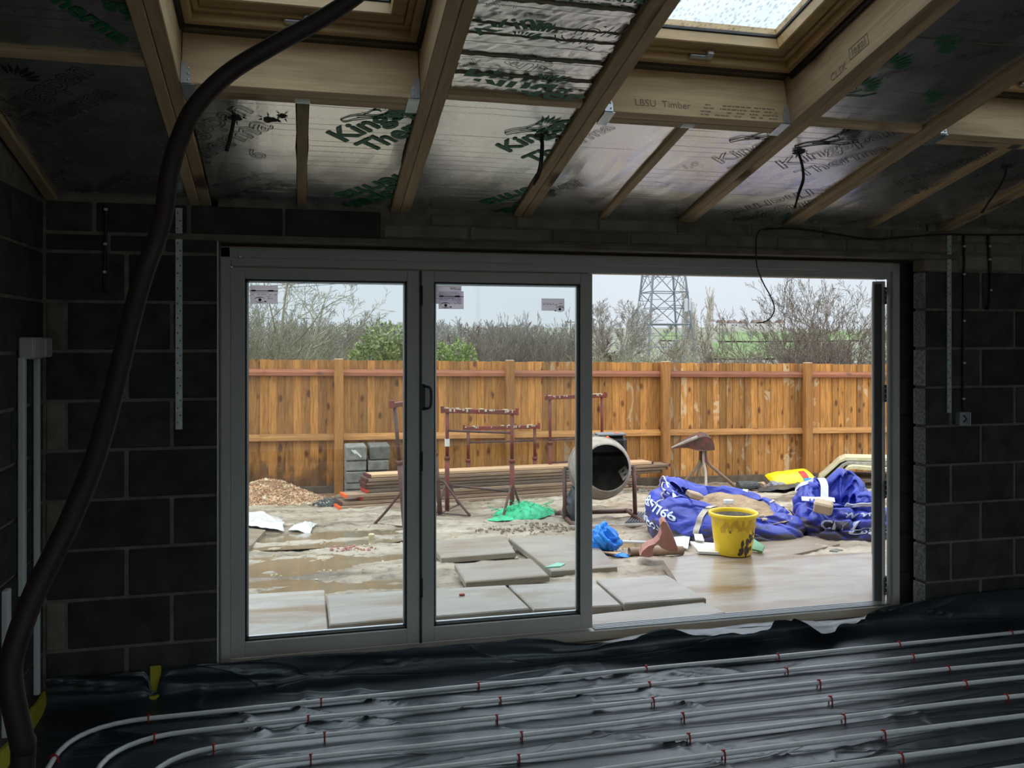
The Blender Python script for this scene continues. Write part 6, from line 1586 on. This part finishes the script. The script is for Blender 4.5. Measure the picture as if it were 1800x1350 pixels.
poplar = tree_mesh('poplar_tree', 'bark_pale', 51, [((0, 0, 0), (0, 0, 1), 13, .22)], 2, [90, 10], 0, 0, .24, (14, 32), .12, .06, start=.08, rmin=.04, nseg=8)
tree('tallest pale poplar right of the pylon', 1240, 100, poplar, 1.0, 0, top=506, name='poplar_tree'); tree('pale poplar half hidden behind the pylon right leg', 1206, 104, poplar, 1.0, 1, top=502, name='poplar_tree'); tree('shorter pale poplar between the taller two', 1226, 108, poplar, 1.0, 2, top=528, name='poplar_tree')
scrub = tree_mesh('bare_shrub', 'bark_green', 61, [((random.uniform(-.5, .5), random.uniform(-.4, .4), 0), (random.uniform(-.6, .6), random.uniform(-.5, .5), 1), 2.4, .028) for _ in range(12)], 3, [8, 6, 4], 0, 0, .55, (20, 60), .03, .14, rmin=.0042)
for i, (px, Y, s, l) in enumerate(((1168, 13.5, 578, 'arching bare shrub in front of the pylon legs'), (1222, 14.5, 588, 'arching bare shrub right of the pylon legs'), (1275, 15.5, 612, 'low bare shrub before the green field'), (1115, 16, 622, 'low bare shrub left of the pylon legs'), (1065, 17, 624, 'bare shrub at the open doorway left edge'), (1330, 16, 608, 'low bare shrub behind the wide red-twigged bush'))): tree(l, px, Y, scrub, 1.0, i * 1.1, None, top=s, name='bare_shrub', cat='shrub')
rb = random.Random(3)
bushA = tree_mesh('bare_bush', 'bark', 71, [((rb.uniform(-.2, .2), rb.uniform(-.2, .2), 0), (rb.uniform(-.75, .75), rb.uniform(-.6, .6), 1), rb.uniform(2.6, 3.3), .026) for _ in range(14)], 4, [7, 5, 4, 3], 0, 0, .52, (18, 50), .05, .11, start=.3, rmin=.0032)
bushB = tree_mesh('bare_bush', 'bark_red', 72, [((rb.uniform(-.2, .2), rb.uniform(-.2, .2), 0), (rb.uniform(-.95, .7), rb.uniform(-.6, .6), 1), rb.uniform(2.2, 2.8), .022) for _ in range(13)], 3, [7, 6, 5], 0, 0, .52, (15, 45), .06, .11, start=.3, rmin=.0034)
tree('large spreading bare bush over the fence at right', 1490, 9.4, bushA, 1.0, 0, top=474, name='bare_bush', cat='shrub')
tree('bare bush close behind the folded door leaf', 1560, 9.9, bushA, 1.0, 2.4, top=480, name='bare_bush', cat='shrub')
tree('wide red-twigged bare bush over the fence, left of the large one', 1388, 9.9, bushB, 1.05, 0, top=505, name='bare_bush', cat='shrub')
tree('red-twigged bare bush behind the large spreading one', 1440, 11.5, bushB, 1.0, 3, top=500, name='bare_bush', cat='shrub')
iv = thing('ivy_tree', 'dark ivy-covered stump left of the pylon', 'tree', spot(1072, 50)); inst('foliage', leaves('foliage', 'leaf_dark', 81, [(0, 0, 2.6, .8, .8, 2.6), (.3, 0, 3.8, .5, .5, 1.4)], 1500, .35), iv); MB().tube([(0, 0, 0), (0, 0, 4.8)], [.2, .08], 8).build('trunk', MAT['bark'], iv)

for k, (pa, pb_, ya, yb_) in enumerate(((1238, 1440, 215, 300), (1262, 1520, 318, 425), (1160, 1225, 330, 420))):
    vs = []
    for i in range(14):
        Y = ya + (yb_ - ya) * i / 13
        for j in range(20):
            s = spot(pa + (pb_ - pa) * j / 19, Y); vs.append((s.x, Y, float(land_h(s.x, Y)) + .5))
    tag(MB().grid(vs, 14, 20).build('pasture', MAT['field'], smooth=True), 'green pasture on the far hillside', kind='structure')
# ------------------------------------------------------------------ pylon
PD = 118; pb = at_depth(1166, 640, PD); pz = -8.0
py_ = thing('pylon', 'grey steel lattice electricity pylon beyond the fence', 'pylon', (pb.x, pb.y, pz), math.radians(-4))
def half(z): return np.interp(z, [pz, 28, 40], [4.2, .62, .5]) * .95
zs = [pz, -2.6, 3.6, 8.0, 12.5, 16.5, 20, 23, 26, 29, 32]
def corner(z, a, b_): h_ = float(half(z)); return Vector((a * h_, b_ * h_, z - pz))
for a in (-1, 1):
    for b_ in (-1, 1): MB().tube([corner(z, a, b_) for z in zs], .15, 4).build('leg', MAT['pylon'], py_)
for (u0, v0), (u1, v1) in (((-1, -1), (1, -1)), ((1, -1), (1, 1)), ((1, 1), (-1, 1)), ((-1, 1), (-1, -1))):
    m = MB()
    for z0, z1 in zip(zs, zs[1:]):
        A, B, C_, D = corner(z0, u0, v0), corner(z0, u1, v1), corner(z1, u0, v0), corner(z1, u1, v1); md = (C_ + D) / 2; mid = (A + B + C_ + D) / 4
        m.tube([A, D], .065, 4); m.tube([B, C_], .065, 4); m.tube([C_, D], .10 if z1 in (3.6,) else .07, 4)
        m.tube([A.lerp(C_, .5), mid], .05, 4); m.tube([B.lerp(D, .5), mid], .05, 4); m.tube([A.lerp(C_, .5), A.lerp(D, .25)], .04, 4); m.tube([B.lerp(D, .5), B.lerp(C_, .25)], .04, 4); m.tube([A.lerp(C_, .75), C_.lerp(mid, .5)], .04, 4); m.tube([B.lerp(D, .75), D.lerp(mid, .5)], .04, 4)
    m.build('bracing', MAT['pylon'], py_)
for z in (20, 25, 30):
    m = MB(); h_ = float(half(z))
    for s in (-1, 1): m.tube([(s * h_, -h_, z - pz), (s * 6.5, 0, z - pz + .3)], .08, 4); m.tube([(s * h_, h_, z - pz), (s * 6.5, 0, z - pz + .3)], .08, 4); m.tube([(s * h_, 0, z - pz + 1.6), (s * 6.5, 0, z - pz + .3)], .07, 4)
    m.build('cross_arm', MAT['pylon'], py_)
MAT['panelgrey'] = M('pale_antenna_panel', (.55, .57, .58), rough=.6)
for px, y0, y1, w in ((1206, 525, 548, .45), (1213, 528, 546, .3), (1218, 530, 550, .3), (1125, 530, 550, .3), (1129, 540, 556, .3)):
    a, b_ = at_depth(px, y0, PD - 4), at_depth(px, y1, PD - 4); c = (a + b_) / 2
    Mi = Matrix.Rotation(math.radians(4), 3, 'Z')
    MB().box((0, 0, 0), (w, .25, a.z - b_.z), ch=.04).build('antenna_panel', MAT['panelgrey'], py_, loc=Mi @ (c - Vector(py_.location)))
m = MB(); Mi = Matrix.Rotation(math.radians(4), 3, 'Z')
for px, yy, ex in ((1206, 536, 1.0), (1127, 545, -1.0)):
    c = Mi @ (at_depth(px, yy, PD - 4) - Vector(py_.location)); m.tube([c + Vector((ex * 1.2, 0, 0)), c - Vector((ex * 1.2, -2, 0))], .06, 4)
m.build('antenna_bracket', MAT['pylon'], py_)

# ------------------------------------------------------------------ far houses, poles, line
for i, (px, w, hh) in enumerate(((1268, 7, 5), (1287, 9, 5.5), (1306, 8, 5), (1330, 9, 5.5), (1349, 8, 5), (1371, 9, 5.5))):
    Y = 680 + 16 * (i % 3); s = spot(px, Y); s.z = float(land_h(s.x, s.y)) - .4
    hs = thing('house', 'tiny pale house on the far hillside ridge', 'house', s, .2 * (i % 3), 'houses on the far hillside')
    MB().box((0, 0, hh / 2), (w, 6, hh)).build('walls', MAT['house'], hs)
    MB().add([(-w / 2 - .3, -3.3, hh), (w / 2 + .3, -3.3, hh), (w / 2 + .3, 3.3, hh), (-w / 2 - .3, 3.3, hh), (-w / 2, 0, hh + 2.6), (w / 2, 0, hh + 2.6)], [(0, 1, 5, 4), (2, 3, 4, 5), (0, 4, 3), (1, 2, 5), (3, 2, 1, 0)]).build('roof', MAT['tiles'], hs)
    for k in (-1, 1): MB().box((k * w * .25, -3.02, hh * .62), (1.3, .06, 1.2)).build('window', MAT['frame_in'], hs)
    MB().box((w * .3, .3, hh + 2.6), (.8, .8, 1.6)).build('chimney', MAT['tiles'], hs)
for i, (px, yt, D, l) in enumerate(((1270, 557, 260, 'distant timber utility pole left of the far houses'), (1265, 563, 300, 'second distant utility pole by the far houses, shorter'), (1003, 562, 150, 'utility pole with cross bar above the hedge row'))):
    a = at_depth(px, yt, D); s = Vector((a.x, a.y, float(land_h(a.x, a.y)))); m = MB().tube([(0, 0, 0), (0, 0, a.z - s.z)], .14, 5)
    t = thing('utility_pole', l, 'utility pole', s); m.build('pole', MAT['bark'], t); MB().box((0, 0, a.z - s.z - .4), (2.2, .15, .15)).build('cross_bar', MAT['bark'], t)
m = MB(); a, b_ = at_depth(300, 520, 46), at_depth(900, 470, 46)
for dz in (0, .22): m.tube(spline([a + Vector((0, 0, dz)), a.lerp(b_, .5) + Vector((0, 0, dz * .7 - .1)), b_ + Vector((0, 0, dz))], 10), .013, 4)
tag(m.build('power_line', MAT['black']), 'thin overhead power line crossing the sky behind the left leaf', 'power line')
